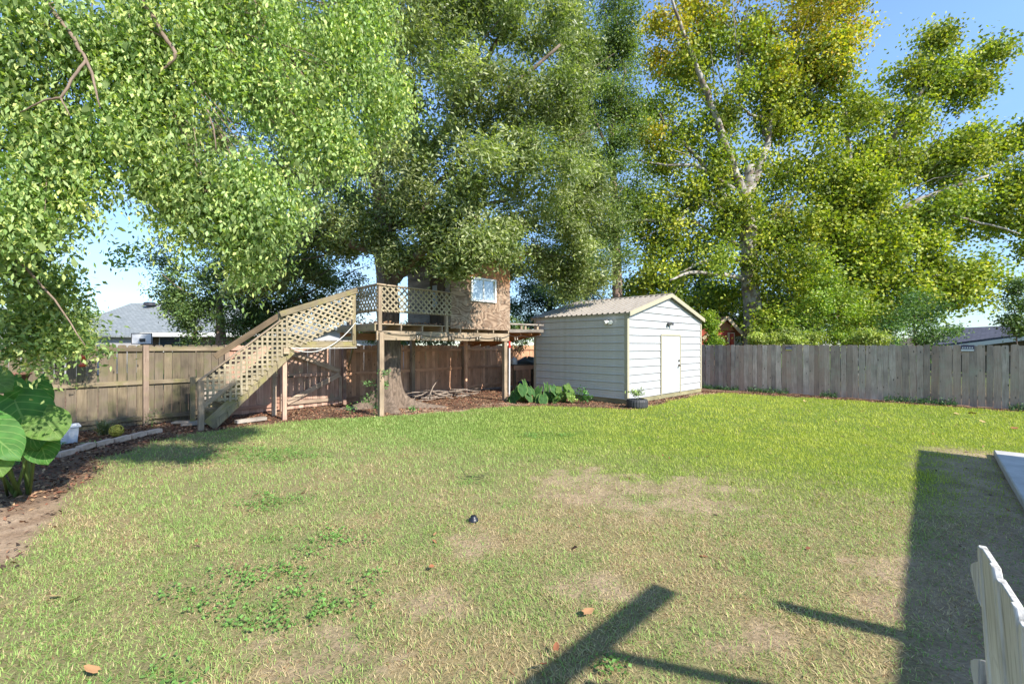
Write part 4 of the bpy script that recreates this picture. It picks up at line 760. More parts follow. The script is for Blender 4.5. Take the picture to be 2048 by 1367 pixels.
# --- light green tree overhanging from the left, near the camera
LT_ = Vector((-7.6, 3.2, 0)); ltree = thing('overhanging_tree', 'near light green tree whose leafy boughs hang over the left side of the yard', 'tree', LT_)
m = MB(); m.tube([LT_ - Z*0.1, LT_ + Vector((0.05,0.1,1.2)), LT_ + Vector((0.2,0.2,2.6)), LT_ + Vector((0.6,0.5,4.2)), LT_ + Vector((1.4,0.9,6.0))], [0.26,0.20,0.18,0.15,0.10], 12); m.obj('trunk', M_twig, ltree, LT_, smooth=True)
limbs(ltree, M_twig, [[(-400,120,3.5,0.07),(60,-40,3.6,0.03),(95,10,3.55,0.017),(150,80,3.5,0.014),(172,120,3.5,0.012),(185,150,3.5,0.010),(200,215,3.5,0.005)], [(172,120,3.5,0.010),(150,150,3.45,0.010),(122,196,3.4,0.009),(90,200,3.4,0.007),(40,225,3.4,0.004)], [(122,196,3.4,0.007),(140,232,3.4,0.003)], [(-200,-200,3.6,0.07),(220,-120,3.9,0.04),(282,0,3.9,0.022),(310,40,3.9,0.020),(330,75,3.9,0.018),(352,108,3.9,0.016),(345,122,3.9,0.012),(318,145,3.9,0.005)], [(330,75,3.9,0.010),(292,60,3.9,0.006)], [(-100,300,3.7,0.03),(100,290,3.9,0.02),(250,300,4.0,0.010),(310,262,4.0,0.006)], [(415,220,4.1,0.008),(428,260,4.1,0.007),(432,300,4.1,0.004)], [(400,-200,4.2,0.04),(520,30,4.7,0.02),(640,200,4.8,0.011),(690,320,4.8,0.005)], [(-300,420,3.5,0.04),(0,480,3.7,0.015),(110,600,3.7,0.007),(170,690,3.7,0.004)], [(305,255,4.0,0.007),(308,300,4.0,0.005),(304,340,4.0,0.003)]], name='branch')
lb = [B(a[0], a[1], a[2]*0.8, a[3]*0.84) for a in ((80,50,4.4,85),(170,100,4.8,75),(30,140,4.3,70),(330,40,5.0,80),(270,70,5.0,60),(470,90,5.7,95),(570,70,5.8,90),(690,50,6.0,75),(740,30,6.2,45),(250,170,5.0,70),(360,200,5.2,75),(470,170,5.6,60),(590,200,5.8,90),(690,190,6.0,85),(770,210,6.2,50),(690,310,6.0,60),(640,270,5.9,60),(50,250,4.5,70),(150,280,4.8,70),(70,360,4.6,80),(160,370,4.8,55),(250,310,5.0,70),(400,370,5.4,80),(490,370,5.5,80),(550,420,5.6,65),(460,460,5.5,60),(380,440,5.4,50),(520,510,5.6,38),(30,450,4.4,55),(330,340,5.2,55),(300,270,5.2,50),(430,30,5.6,60),(-90,100,4.3,100),(-90,320,4.4,100),(-60,520,4.4,80),(420,110,5.6,50),(700,110,6,60),(200,-80,5,110),(420,-80,5.5,110),(620,-80,6,110))]
lb2 = [B(*a) for a in ((20,520,4.3,60),(80,560,4.4,50),(110,610,4.4,48),(60,640,4.4,50),(140,650,4.5,38),(175,690,4.5,24),(95,690,4.4,34),(30,690,4.3,40),(110,735,4.4,20),(240,520,4.9,14),(268,500,4.9,10),(60,500,4.4,45),(30,580,4.3,50),(120,560,4.5,34),(150,600,4.5,30),(60,600,4.4,45),(10,650,4.3,40),(70,690,4.4,36),(120,690,4.5,30),(200,700,4.6,16),(90,460,4.5,45),(20,430,4.3,55),(40,660,4.3,45),(95,650,4.4,40),(60,715,4.4,26),(140,700,4.6,22),(10,700,4.3,34),(100,590,4.4,45),(30,520,4.3,50))]
l_pal = [(0.075,0.125,0.036),(0.125,0.19,0.06),(0.19,0.255,0.09),(0.265,0.32,0.12),(0.34,0.36,0.11)]
cl = leafcloud(lb, 1250, 0.056, 0.027, l_pal, rough_=0.9, clump=0.24, hang=0.75, shell=0.15, up=0.12, droop=1.6, spread=0.9, clump_leaf=80); cl2 = leafcloud(lb2, 560, 0.060, 0.032, l_pal, hang=0.5, clump=0.20, shell=0.15, up=0.3, droop=0.5, spread=0.8, clump_leaf=16)
allc = [np.concatenate([a, b_]) for a, b_ in zip(cl, cl2)]
# the leaves that show largest are parts of their own; the others are one mass
dist = np.linalg.norm(allc[0] - np.array([0, 0, CAM_H]), axis=1); pxq = np.abs(allc[0][:, 0]/allc[0][:, 1]*F + CX - 350); vis = (pxq < 330) & (allc[0][:, 2] < CAM_H + allc[0][:, 1]*0.75)
face = np.abs(np.sum(allc[2]*allc[0], 1))/dist; score = np.where(vis, allc[3]*allc[4]*face/dist**2, 0); pick = np.argsort(-score)[:290]; rest = np.ones(len(dist), bool); rest[pick] = False
crown('foliage', ltree, M_light, tuple(a[rest] for a in allc))
def heart(L, Wd, name, fold=0.12, lobe=0.16, col=(0.1,0.2,0.04), rows=7, curl=0.1):
    vs, uvs = [], []
    for i in range(rows):
        t = i/(rows-1); w = Wd*0.5*(math.sin(math.pi*min(1, (t*0.86+0.14)))**0.75)*(1.0 if t < 0.99 else 0.02); yb = t*L; ye = t*L - lobe*L*(1-t)**2; zc = -curl*L*t*t + 0.018*L*math.sin(t*9.0)
        for s, xx, yy in ((-1, -w, ye), (-0.5, -w*0.5, (yb+ye)/2), (0, 0, yb), (0.5, w*0.5, (yb+ye)/2), (1, w, ye)): vs.append((xx, yy, zc + abs(s)*w*fold*2*(1-abs(s)*0.4) - (0.05*L*(1-t) + 0.035*L*math.sin(t*13+s*1.3) if abs(s) == 1 else 0))); uvs.append((s, t))
    f = [(i*5+k, i*5+k+1, (i+1)*5+k+1, (i+1)*5+k) for i in range(rows-1) for k in range(4)]
    return np_mesh(name, vs, np.array(f), np.tile(np.array(col), (len(vs), 1)), smooth=True, uv=uvs)
lm_ = [heart(1.0, 0.62, 'leaf', col=c, rows=5) for c in ((0.15,0.22,0.075),(0.20,0.27,0.10),(0.26,0.33,0.13))]
for me in lm_: me.materials.append(M_light)
for i in pick:
    o = bpy.data.objects.new('leaf', lm_[int(RNG.integers(0, 3))]); C.objects.link(o); o.parent = ltree
    a = Vector(allc[1][i]); nr_ = Vector(allc[2][i]); rt = Matrix((a.cross(nr_).normalized(), a, nr_)).transposed(); Lq = float(allc[3][i])
    o.location = Vector(allc[0][i]) - a*Lq*0.5 - LT_; o.rotation_mode = 'QUATERNION'; o.rotation_quaternion = rt.to_quaternion(); o.scale = (Lq, Lq, Lq)
twigs(ltree, M_twig, lb, at(200, -100, 4), 110, 0.007)

# --- slim tree behind the shed
T = at(1236, 690, 20); T.z = 0; t = thing('slim_tree', 'tall slim tree with pinkish trunk just behind the shed roof', 'tree', T)
m = MB(); m.tube([T, T+Z*3, T+Z*7+Vector((-.1,0,0)), T+Z*11+Vector((-.3,0,0)), T+Z*16+Vector((-.5,0,0))], [0.27,0.24,0.19,0.13,0.06], 12); m.obj('trunk', M_pinkbark, t, T, smooth=True)
limbs(t, M_pinkbark, [[(1228,330,20,0.08),(1195,250,19.5,0.05),(1170,160,19.5,0.03)], [(1226,250,20,0.08),(1250,150,20,0.05),(1230,20,20,0.03)], [(1232,440,20,0.07),(1180,480,19.6,0.04),(1120,540,19.5,0.02)]])
sb = [B(*a) for a in ((1225,30,20,55),(1200,110,20,55),(1250,120,20,45),(1190,210,20,60),(1245,230,20,50),(1180,310,19.7,60),(1240,330,19.4,45),(1195,400,19.6,60),(1255,420,19.6,35),(1175,480,19.6,60),(1150,560,20,60),(1210,480,19.4,40),(1220,-60,20,60),(1238,180,19.5,45),(1236,280,19.5,42),(1228,70,19.5,45),(1165,250,20,45),(1160,400,20,45),(1165,120,20,45),(1240,520,19.5,26),(1270,230,20,40),(1275,380,20,35))]
crown('crown', t, M_oakleaf, leafcloud([(c, r*1.2) for c, r in sb], 120, 0.14, 0.06, [(0.05,0.08,0.025),(0.08,0.12,0.035),(0.12,0.165,0.05),(0.17,0.205,0.07)], rough_=1.0, clump=0.5, shell=0.2, spread=0.9, clump_leaf=30))
twigs(t, M_pinkbark, sb, at(1230, 300, 20), 30, 0.025)

# --- sycamores beyond the grey fence
syc_pal = [(0.06,0.09,0.016),(0.10,0.14,0.02),(0.155,0.195,0.026),(0.225,0.245,0.03),(0.31,0.29,0.035)]
syc_yel = [(0.10,0.13,0.02),(0.17,0.185,0.024),(0.27,0.245,0.028),(0.37,0.29,0.03),(0.28,0.17,0.03)]
T = at(1505, 690, 19.4); T.z = 0; t = thing('sycamore_tree', 'yellowing sycamore with white forked limbs rising behind the shed', 'tree', T)
limbs(t, M_sycbark, [[(1512,758,19.45,0.42),(1506,640,19.45,0.38),(1500,520,19.45,0.34),(1490,400,19.45,0.26),(1500,330,19.45,0.20)], [(1492,420,19.45,0.20),(1462,320,19.45,0.17),(1425,220,19.45,0.14),(1400,150,19.25,0.11),(1378,95,19.05,0.09),(1350,20,18.85,0.06),(1330,-60,18.85,0.03)], [(1496,400,19.45,0.2),(1535,290,19.75,0.14),(1545,220,19.75,0.11),(1575,130,19.95,0.07),(1600,20,19.95,0.04)],
    [(1490,480,19.45,0.13),(1430,350,19.65,0.09),(1380,300,19.85,0.07),(1330,250,19.95,0.04),(1290,170,19.95,0.02)], [(1470,380,19.45,0.10),(1390,330,19.45,0.08),(1330,330,19.45,0.05),(1270,320,19.45,0.02)], [(1545,240,19.75,0.07),(1500,230,19.45,0.05),(1470,200,19.45,0.03)], [(1495,560,19.45,0.14),(1440,548,18.95,0.09),(1380,545,18.45,0.07),(1340,560,17.95,0.03)], [(1500,520,19.45,0.10),(1440,515,19.05,0.07),(1400,525,18.75,0.05),(1360,545,18.45,0.03)], [(1370,440,19.45,0.08),(1290,440,19.45,0.07),(1220,445,19.45,0.04)], [(1500,500,19.45,0.08),(1380,440,19.45,0.06)], [(1510,470,19.45,0.14),(1570,420,19.65,0.09),(1640,330,19.95,0.05)], [(1480,440,19.45,0.08),(1410,400,19.45,0.06),(1330,390,19.45,0.03)]])
s1 = [B(*a) for a in ((1380,150,20,60),(1420,90,20,70),(1440,230,20,75),(1360,270,20,60),(1530,130,20,85),(1620,130,20.3,85),(1550,240,20,90),(1640,230,20,80),(1440,340,19.7,75),(1560,350,19.8,90),(1640,340,20,80),(1380,400,19.6,70),(1470,440,19.3,75),(1570,450,19.3,85),(1350,500,19.5,65),(1430,520,19,65),(1540,540,18.9,80),(1620,480,19.4,75),(1600,570,18.8,70),(1450,590,21.5,50),(1330,420,20,55),(1310,330,20.2,55),(1310,220,20.2,55),(1290,470,20,50),(1300,560,20,50),(1270,610,22,45),(1330,600,19,50),(1280,420,20,40),(1390,600,21.5,40),(1515,620,19.8,45),(1560,640,18.6,50))]
s1y = [B(*a) for a in ((1330,40,20,70),(1400,20,20,65),(1520,40,20,80),(1620,40,20.2,80),(1690,70,20.3,60),(1560,150,19.6,45),(1650,150,19.8,40),(1330,130,20.2,50),(1300,270,20.3,45),(1450,-60,20,100),(1600,-50,20,100),(1700,10,20.3,50),(1660,100,20,70))]
crown('crown', t, M_syc, leafcloud(s1, 76, 0.145, 0.125, syc_pal, rough_=1.0, clump=0.62, hang=0.5, shell=0.2, spread=0.9, up=0.3, droop=0.4, clump_leaf=45), leafcloud(s1y, 50, 0.14, 0.12, syc_yel, rough_=1.0, clump=0.6, shell=0.2, spread=0.8, up=0.4, clump_leaf=40))
twigs(t, M_sycbark, s1 + s1y, at(1500, 360, 20), 110, 0.03)
T = at(1700, 690, 20.4); T.z = 0; t = thing('sycamore_tree', 'broad lime green sycamore spreading over the long grey fence', 'tree', T)
limbs(t, M_sycbark, [[(1700,760,20.45,0.36),(1698,640,20.45,0.32),(1705,560,20.45,0.28),(1735,480,20.05,0.2)], [(1735,480,20.05,0.18),(1800,420,19.65,0.14),(1850,395,19.45,0.11),(1900,375,19.25,0.08),(1980,350,19.05,0.05)], [(1850,420,19.45,0.07),(1920,435,19.05,0.06),(2000,455,18.85,0.04),(2040,468,18.65,0.02)], [(1705,540,20.45,0.2),(1740,380,20.45,0.15),(1800,250,20.45,0.10),(1880,130,20.45,0.05)], [(1720,500,20.45,0.18),(1700,350,20.45,0.12),(1690,200,20.45,0.06)], [(1720,600,19.95,0.12),(1800,560,19.05,0.09),(1900,550,18.45,0.05)]])
s2 = [B(*a) for a in ((1740,330,20.5,80),(1700,440,20.2,80),(1800,340,20,85),(1890,330,20,80),(1980,300,20,65),(1830,230,20.5,60),(1900,140,20.6,65),(1960,170,20.4,50),(1830,160,20.8,45),(1740,230,20.8,55),(1740,450,19.8,85),(1840,440,19.6,85),(1940,410,19.6,75),(2030,370,19.6,65),(1720,560,19.4,75),(1800,560,19.2,75),(1880,560,19,65),(1950,560,19,50),(1680,500,19.8,70),(1790,480,19.2,70),(2060,270,20,60),(2080,450,19.6,60),(1870,80,21,35),(1980,110,20.8,35),(1840,590,18.8,50),(1920,590,18.8,40),(1990,440,19.6,60),(1690,600,19,60),(1720,640,19,45),(1650,600,19.4,50),(1680,390,20,70),(1650,420,20,60),(1780,620,19,40))]
crown('crown', t, M_syc, leafcloud(s2, 94, 0.15, 0.13, syc_pal, rough_=1.0, clump=0.62, hang=0.5, shell=0.2, spread=0.9, up=0.3, droop=0.4, clump_leaf=45))
twigs(t, M_sycbark, s2, at(1740, 460, 20.5), 70, 0.03)

# --- smaller background trees and shrubs
def bush(name, label, cat, px, d, blobs, dens, L, Wd, pal, mat, trunk_r=0.08, clump=0.35, bk=None, shell=0.2, group=None, top=None):
    dens = dens * 8
    T = at(px, 690, d); T.z = 0; t = thing(name, label, cat, T, group); bl = [B(*a) for a in blobs]
    zt = top if top else max(1.0, np.mean([c.z for c, r in bl])); m = MB(); m.tube([T - Z*0.05, T + Vector((0.05,0,zt*0.5)), T + Vector((-0.05,0,zt))], [trunk_r, trunk_r*0.8, trunk_r*0.4], 8); m.obj('trunk', bk or M_twig, t, T, smooth=True)
    crown('crown', t, mat, leafcloud(bl, dens, L, Wd, pal, rough_=1.0, clump=clump, shell=shell, spread=0.9, clump_leaf=36)); twigs(t, bk or M_twig, bl, T + Z*zt*0.8, 14, trunk_r*0.22); return t
dk = [(0.03,0.055,0.016),(0.05,0.085,0.022),(0.08,0.125,0.032),(0.125,0.175,0.05)]
bush('evergreen_tree', 'dark glossy evergreen tree behind the olive fence, left of the staircase', 'tree', 440, 16, ((420,600,16,75),(360,600,15.6,55),(372,640,15.4,36),(480,590,16,75),(430,540,16.2,70),(350,570,16,45),(530,600,16.4,65),(390,660,15.6,50),(480,660,15.8,55),(560,640,16.6,55),(330,520,16.4,35),(610,590,17,65),(450,500,16.5,60),(540,540,17,65),(600,530,17,60),(660,560,17.2,60),(680,620,17.2,45),(640,630,17,40),(720,590,17.4,45),(500,640,16,50),(580,610,16.8,55),(345,600,15.8,25)), 16, 0.11, 0.055, dk, M_darkleaf, 0.22)
bush('hedge_shrub', 'dark hedge shrub crowding the brown fence behind the treehouse posts', 'bush', 830, 18.5, tuple((x_, 668, 18.5, 30) for x_ in range(740, 1080, 34)), 16, 0.11, 0.06, dk, M_darkleaf, 0.06)
bush('shade_tree', 'deep green shade tree in the gap between cabin and shed roof', 'tree', 1100, 26, ((1060,590,26,55),(1120,580,26,55),(1170,590,26,50),(1080,640,25.5,45),(1140,630,25.5,45),(1040,540,26.5,45),(1110,510,26.5,55),(1050,650,25,35),(1030,610,26,35)), 10, 0.15, 0.07, [(0.015,0.035,0.018),(0.025,0.055,0.024),(0.04,0.08,0.03),(0.07,0.11,0.04)], M_darkleaf, 0.25, 0.5)
bush('broadleaf_tree', 'dense dark green tree just behind the shed ridge, under the sycamore', 'tree', 1410, 26, ((1340,600,26,45),(1400,580,26,60),(1460,590,26,60),(1380,540,26.5,50),(1430,630,25.5,50),(1290,590,27,40),(1520,600,26,60),(1570,620,26,55),(1480,650,25.5,40),(1620,640,27,50),(1680,640,27,50),(1740,655,27,45),(1560,665,27,40),(1640,580,27,55),(1700,590,27,50)), 9, 0.17, 0.09, [(0.02,0.045,0.015),(0.03,0.065,0.02),(0.05,0.095,0.025),(0.08,0.13,0.03)], M_darkleaf, 0.25, 0.5)
yg = [(0.06,0.11,0.015),(0.11,0.17,0.02),(0.17,0.22,0.025),(0.25,0.28,0.03)]
bush('young_tree', 'airy yellow green young tree leaning above the middle of the grey fence', 'tree', 1640, 17.2, ((1650,620,17,55),(1700,600,17,50),(1600,640,17.2,45),(1720,650,17,45),(1660,560,17.4,45),(1640,670,17,35),(1560,660,17.4,40),(1690,680,17,30)), 10, 0.12, 0.06, yg, M_light, 0.06, 0.4)
bush('round_bush', 'blue green rounded bush peeking over the grey fence beside the dark roof', 'bush', 1830, 16.2, ((1800,640,16.2,45),(1850,630,16.2,45),(1870,660,16,38),(1780,670,16,35),(1830,600,16.4,28),(1840,680,16,40)), 15, 0.10, 0.05, [(0.035,0.075,0.022),(0.06,0.115,0.035),(0.09,0.15,0.05),(0.13,0.19,0.06)], M_light, 0.07)
bush('shrub', 'loose light green shrub between the shed corner and the red playhouse', 'bush', 1425, 18.0, ((1420,655,18,16),(1424,682,18,17),(1413,636,18,10),(1432,692,18,12),(1416,700,17.9,12)), 16, 0.10, 0.055, yg, M_light, 0.04, 0.25)
bush('bamboo_shrub', 'feathery pale green shrub with fine sprays rising over the olive fence at the far left', 'shrub', 95, 8.6, ((60,590,8.4,34),(110,600,8.4,36),(140,640,8.3,32),(85,645,8.3,38),(125,560,8.5,28),(160,668,8.2,22),(50,650,8.3,32),(110,680,8.1,26),(70,540,8.5,28),(150,690,8.1,18)), 42, 0.085, 0.017, [(0.11,0.16,0.03),(0.18,0.24,0.05),(0.26,0.31,0.08),(0.33,0.34,0.08)], M_light, 0.03, 0.22)
bush('sapling', 'thin dark sapling with sparse leaves against the sky by the dark roof', 'tree', 2032, 15.0, ((2034,605,15,22),(2020,640,15,13),(2045,660,15,15),(2036,575,15,10)), 1.7, 0.09, 0.05, dk, M_darkleaf, 0.03, 0.3)
for i, (px, lab) in enumerate(((1530, 'leafy weed topping the grey fence near the sycamore trunk'), (1600, 'pale leafy weed topping the grey fence below the young tree'), (1745, 'yellow green weed topping the grey fence left of the round bush'))):
    bush('weed_plant', lab, 'plant', px, 16.6 - i*0.9, ((px-18,672,16.6-i*0.9,16),(px+16,678,16.6-i*0.9,16),(px,690,16.6-i*0.9,18)), 20, 0.10, 0.045, [(0.10,0.15,0.03),(0.19,0.23,0.05),(0.30,0.32,0.09)], M_light, 0.02, 0.2, group='weeds over the grey fence')

# ------------------------------------------------------------------ neighbouring houses
def shingle(name, c0, c1, sc):
    m, n, l, b = new_mat(name); b.inputs['Roughness'].default_value = 0.9; t = N(n, 'TexCoord'); br = N(n, 'TexBrick', Scale=sc); br.inputs['Color1'].default_value = (*c0,1); br.inputs['Color2'].default_value = (*c1,1); br.inputs['Mortar'].default_value = (*(x*0.5 for x in c0),1); br.inputs['Mortar Size'].default_value = 0.012; br.inputs['Brick Width'].default_value = 0.3; br.inputs['Row Height'].default_value = 0.14
    l.new(t.outputs['UV'], br.inputs['Vector']); l.new(br.outputs['Color'], b.inputs['Base Color']); return m
M_shg = shingle('grey_shingle', (0.165,0.185,0.19), (0.23,0.25,0.255), 1.0); M_shd = shingle('dark_shingle', (0.055,0.055,0.075), (0.085,0.085,0.11), 1.0)
M_wallg = plain('grey_wall', (0.36,0.35,0.35), 0.8, noise=0.15, scale=3); M_wallw = plain('white_wall', (0.50,0.51,0.53), 0.7); M_brown = plain('brown_wall', (0.16,0.12,0.08), 0.8); M_fascia = plain('white_fascia', (0.62,0.61,0.58), 0.6); M_wdark = plain('dark_window', (0.05,0.06,0.07), 0.1); M_red = plain('red_boards', (0.34,0.05,0.025), 0.7, noise=0.2, scale=6); M_tan = plain('tan_fascia', (0.46,0.36,0.22), 0.7)
def roof_planes(parent, quads, mat, thick=0.12, name='roof'):
    m = MB(); uvs = []
    for q in quads: m.prism(q, -Z*thick)
    me = m.mesh(name, quads[0][0]); ul = me.uv_layers.new(name='uv')
    for p in me.polygons:
        nn_ = p.normal; a = nn_.cross(Z); a = a.normalized() if a.length > 1e-3 else Vector((1,0,0)); b_ = nn_.cross(a)
        for li in p.loop_indices: co = me.vertices[me.loops[li].vertex_index].co; ul.data[li].uv = (co.dot(a), co.dot(b_))
    return link(name, me, mat, parent, quads[0][0])
# house with the grey hip roof
D = 30.0; h1 = thing('grey_roof_house', 'low house with pale grey hip roof and black roof vent beyond the olive fence', 'house', Vector((-25, 34, 0)))
xa, xb = (100-CX)/F*D, (560-CX)/F*D; ez = CAM_H + 26/F*D; rz = CAM_H + 84/F*36
eA, eB, eC, eD = Vector((xa,D,ez)), Vector((xb,D,ez)), Vector((xb,D+12,ez)), Vector((xa,D+12,ez)); rA, rB = Vector(((262-CX)/F*36,36,rz)), Vector((xb-5,36,rz))
roof_planes(h1, [[eA,eB,rB,rA],[eD,eA,rA],[eB,eC,rB],[eC,eD,rA,rB]], M_shg)
m = MB(); m.box((xa+0.7, D+0.7, 0), (xb-0.7, D+11.3, ez-0.1)); m.obj('wall', M_brown, h1, (xa, D, 0)); m = MB(); m.box((xa, D-0.03, ez-0.30), (xb, D-0.003, ez-0.02)); m.obj('fascia', M_fascia, h1, (xa, D, ez))
for px in (170, 215, 325):
    c = Vector(((px-CX)/F*D, D+0.68, 1.75)); m = MB(); m.obox(c, (0.75,0,0), (0,0.04,0), (0,0,0.55)); w_ = m.obj('window', M_fascia, h1, c); m = MB(); m.obox(c - Vector((0,0.05,0)), (0.66,0,0), (0,0.012,0), (0,0,0.46)); link('window_pane', m.mesh('window_pane', c), M_wdark, w_, c, Matrix.Identity(3))
for px in (198, 232): board(h1, 'porch_post', Vector(((px-CX)/F*D, D+0.1, 0)), Vector(((px-CX)/F*D, D+0.1, ez-0.3)), 0.14, 0.14, M_fascia, Vector((1,0,0)))
p = Vector(((300-CX)/F*35, 35, CAM_H+72/F*35)); m = MB(); m.tube([p - Z*0.5, p + Z*0.25], 0.22, 12); m.tube([p + Z*0.25, p + Z*0.3, p + Z*0.48, p + Z*0.55], [0.22,0.42,0.42,0.3], 12); m.obj('roof_vent', plain('black_vent', (0.04,0.04,0.05), 0.5), h1, p)
# weathered outbuilding far left
h2 = thing('grey_outbuilding', 'weathered grey outbuilding with sloping roof at the far left, half behind leaves', 'house', Vector((-26, 24, 0))); D = 22.0
pa = [at(-260,655,D), at(-60,616,D), at(78,667,D)]; m = MB(); m.prism([Vector((pa[0].x,D,0)), Vector((pa[2].x,D,0)), pa[2], pa[1], pa[0]], (0,6,0)); m.obj('wall', M_wallg, h2, (pa[0].x, D, 0))
roof_planes(h2, [[pa[0]+Vector((0,-.3,.15)), pa[1]+Vector((0,-.3,.15)), pa[1]+Vector((0,6.3,.15)), pa[0]+Vector((0,6.3,.15))],[pa[1]+Vector((0,-.3,.15)), pa[2]+Vector((0.3,-.3,0)), pa[2]+Vector((0.3,6.3,0)), pa[1]+Vector((0,6.3,.15))]], M_shg, 0.1)
c = at(38, 660, D-0.02); m = MB(); m.obox(c, (0.42,0,0), (0,0.04,0), (0,0,0.35)); w_ = m.obj('window', M_wallw, h2, c); m = MB(); m.obox(c-Vector((0,0.05,0)), (0.36,0,0), (0,0.01,0), (0,0,0.29)); link('window_pane', m.mesh('window_pane', c), M_wdark, w_, c, Matrix.Identity(3))
# white house seen under the staircase landing
h3 = thing('white_house', 'white gabled house seen over the gate beneath the staircase lattice', 'house', Vector((-11, 28, 0))); D = 26.0
a, b_, c = at(585,684,D), at(760,684,D), at(668,658,D); m = MB(); m.prism([Vector((a.x,D,0)), Vector((b_.x,D,0)), b_, c, a], (0,7,0)); m.obj('wall', M_wallw, h3, (a.x, D, 0))
roof_planes(h3, [[a+Vector((-.3,-.3,-.02)), c+Vector((0,-.3,.1)), c+Vector((0,7.3,.1)), a+Vector((-.3,7.3,-.02))],[c+Vector((0,-.3,.1)), b_+Vector((.3,-.3,-.02)), b_+Vector((.3,7.3,-.02)), c+Vector((0,7.3,.1))]], M_shg, 0.1)
# red playhouse with tan gable
D = 19.5; h4 = thing('red_playhouse', 'small red playhouse with tan gable fascia beside the shed corner', 'playhouse', Vector((9.2, 20, 0)))
l_, r_, ap = at(1428,662,D), at(1480,664,D), at(1454,632,D); wl_, wr_ = at(1432,662,D), at(1469,662,D)
m = MB(); m.prism([Vector((wl_.x-0.6,D+.25,0)), Vector((wr_.x,D+.25,0)), Vector((wr_.x,D+.25,wr_.z)), Vector((ap.x,D+.25,ap.z-0.1)), Vector((wl_.x-0.6,D+.25,wl_.z))], (0,2.2,0)); m.obj('wall', M_red, h4, (wl_.x, D, 0))
roof_planes(h4, [[l_+Vector((-.5,0,-.3)), ap, ap+Vector((0,2.7,0)), l_+Vector((-.5,2.7,-.3))],[ap, r_+Vector((.15,0,-.1)), r_+Vector((.15,2.7,-.1)), ap+Vector((0,2.7,0))]], M_orange, 0.06)
for e in (l_+Vector((-.5,0,-.3)), r_+Vector((.15,0,-.1))): board(h4, 'fascia', e - Vector((0,0.03,0.05)), ap - Vector((0,0.03,0.05)), 0.14, 0.03, M_tan, Z)
m = MB(); m.prism([at(1434,660,D)+Vector((0,.2,0)), at(1474,661,D)+Vector((0,.2,0)), ap+Vector((0,.2,-.12))], (0,0.03,0)); m.obj('gable_panel', M_orange, h4, at(1434,660,D))
for px in (1432, 1466): board(h4, 'porch_post', Vector((at(px,690,D).x, D+0.1, 0)), Vector((at(px,690,D).x, D+0.1, l_.z-0.1)), 0.12, 0.12, M_red, Vector((1,0,0)))
m = MB(); c = at(1462, 676, D+0.2); m.obox(c, (0.16,0,0), (0,0.03,0), (0,0,0.25)); m.obj('window', M_tan, h4, c)
# dark roof behind the playhouse
h5 = thing('dark_roof_house', 'house with navy shingle roof just visible behind the red playhouse', 'house', Vector((14, 34, 0))); D = 30.0
ra_ = [at(1385,650,D), at(1560,664,D), at(1530,640,D+5), at(1400,626,D+4)]; roof_planes(h5, [ra_], M_shd); m = MB(); m.box((ra_[0].x+.3, D+.5, 0), (ra_[1].x-.3, D+6, 2.4)); m.obj('wall', M_wallg, h5, (ra_[0].x, D, 0))
# house at the right edge
D = 26.0; h6 = thing('dark_roof_house', 'wide house with charcoal shingle roof and white fascia at the right edge beyond the fence', 'house', Vector((32, 30, 0)))
eL, eR, rR, rL = at(1872,690,30), at(2250,641,23), at(2250,648,33), at(1903,656,33); roof_planes(h6, [[eL,eR,rR,rL]], M_shd)
m = MB(); m.prism([eL+Vector((0,-.04,-.13)), eR+Vector((0,-.04,-.13)), eR+Vector((0,-.04,-.38)), eL+Vector((0,-.04,-.38))], (0,0.035,0)); m.obj('fascia', M_fascia, h6, eL)
m = MB(); m.prism([Vector((eL.x+.8,eL.y+.6,0)), Vector((eR.x,eR.y+.9,0)), Vector((eR.x,eR.y+.9,eR.z-.25)), Vector((eL.x+.8,eL.y+.6,eL.z-.2))], (0,8,0)); m.obj('wall', M_brown, h6, (eL.x, eL.y, 0))
# basketball hoop
D = 20.0; bh = thing('basketball_hoop', 'white rectangular basketball backboard with black square above the olive fence', 'basketball hoop', Vector((at(284,690,D).x, D+0.4, 0)))
c = at(284, 677, D); m = MB(); m.obox(c, (0.45,0,0), (0,0.02,0), (0,0,0.24)); bb = m.obj('backboard', M_wallw, bh, c)
def onbb(name, mat, *bx):
    m = MB()
    for q in bx: m.obox(c + Vector(q[0]), (q[1],0,0), (0,0.008,0), (0,0,q[2]))
    link(name, m.mesh(name, c), mat, bb, c, Matrix.Identity(3))
onbb('board_edge', M_black, ((0,-.025,.235),.46,.012), ((0,-.025,-.235),.46,.012), ((-.45,-.025,0),.012,.222), ((.45,-.025,0),.012,.222)); onbb('target_square', M_black, ((0.04,-.028,-.06),.13,.07))
m = MB(); m.tube([c+Vector((0.1,0.1,-2.0)), c+Vector((0.1,0.1,0.1))], 0.05, 8); m.tube([c+Vector((0.17,-0.05,-.12)), c+Vector((0.17,-.3,-.14))], 0.02, 6); m.obj('pole', M_black, bh, c)

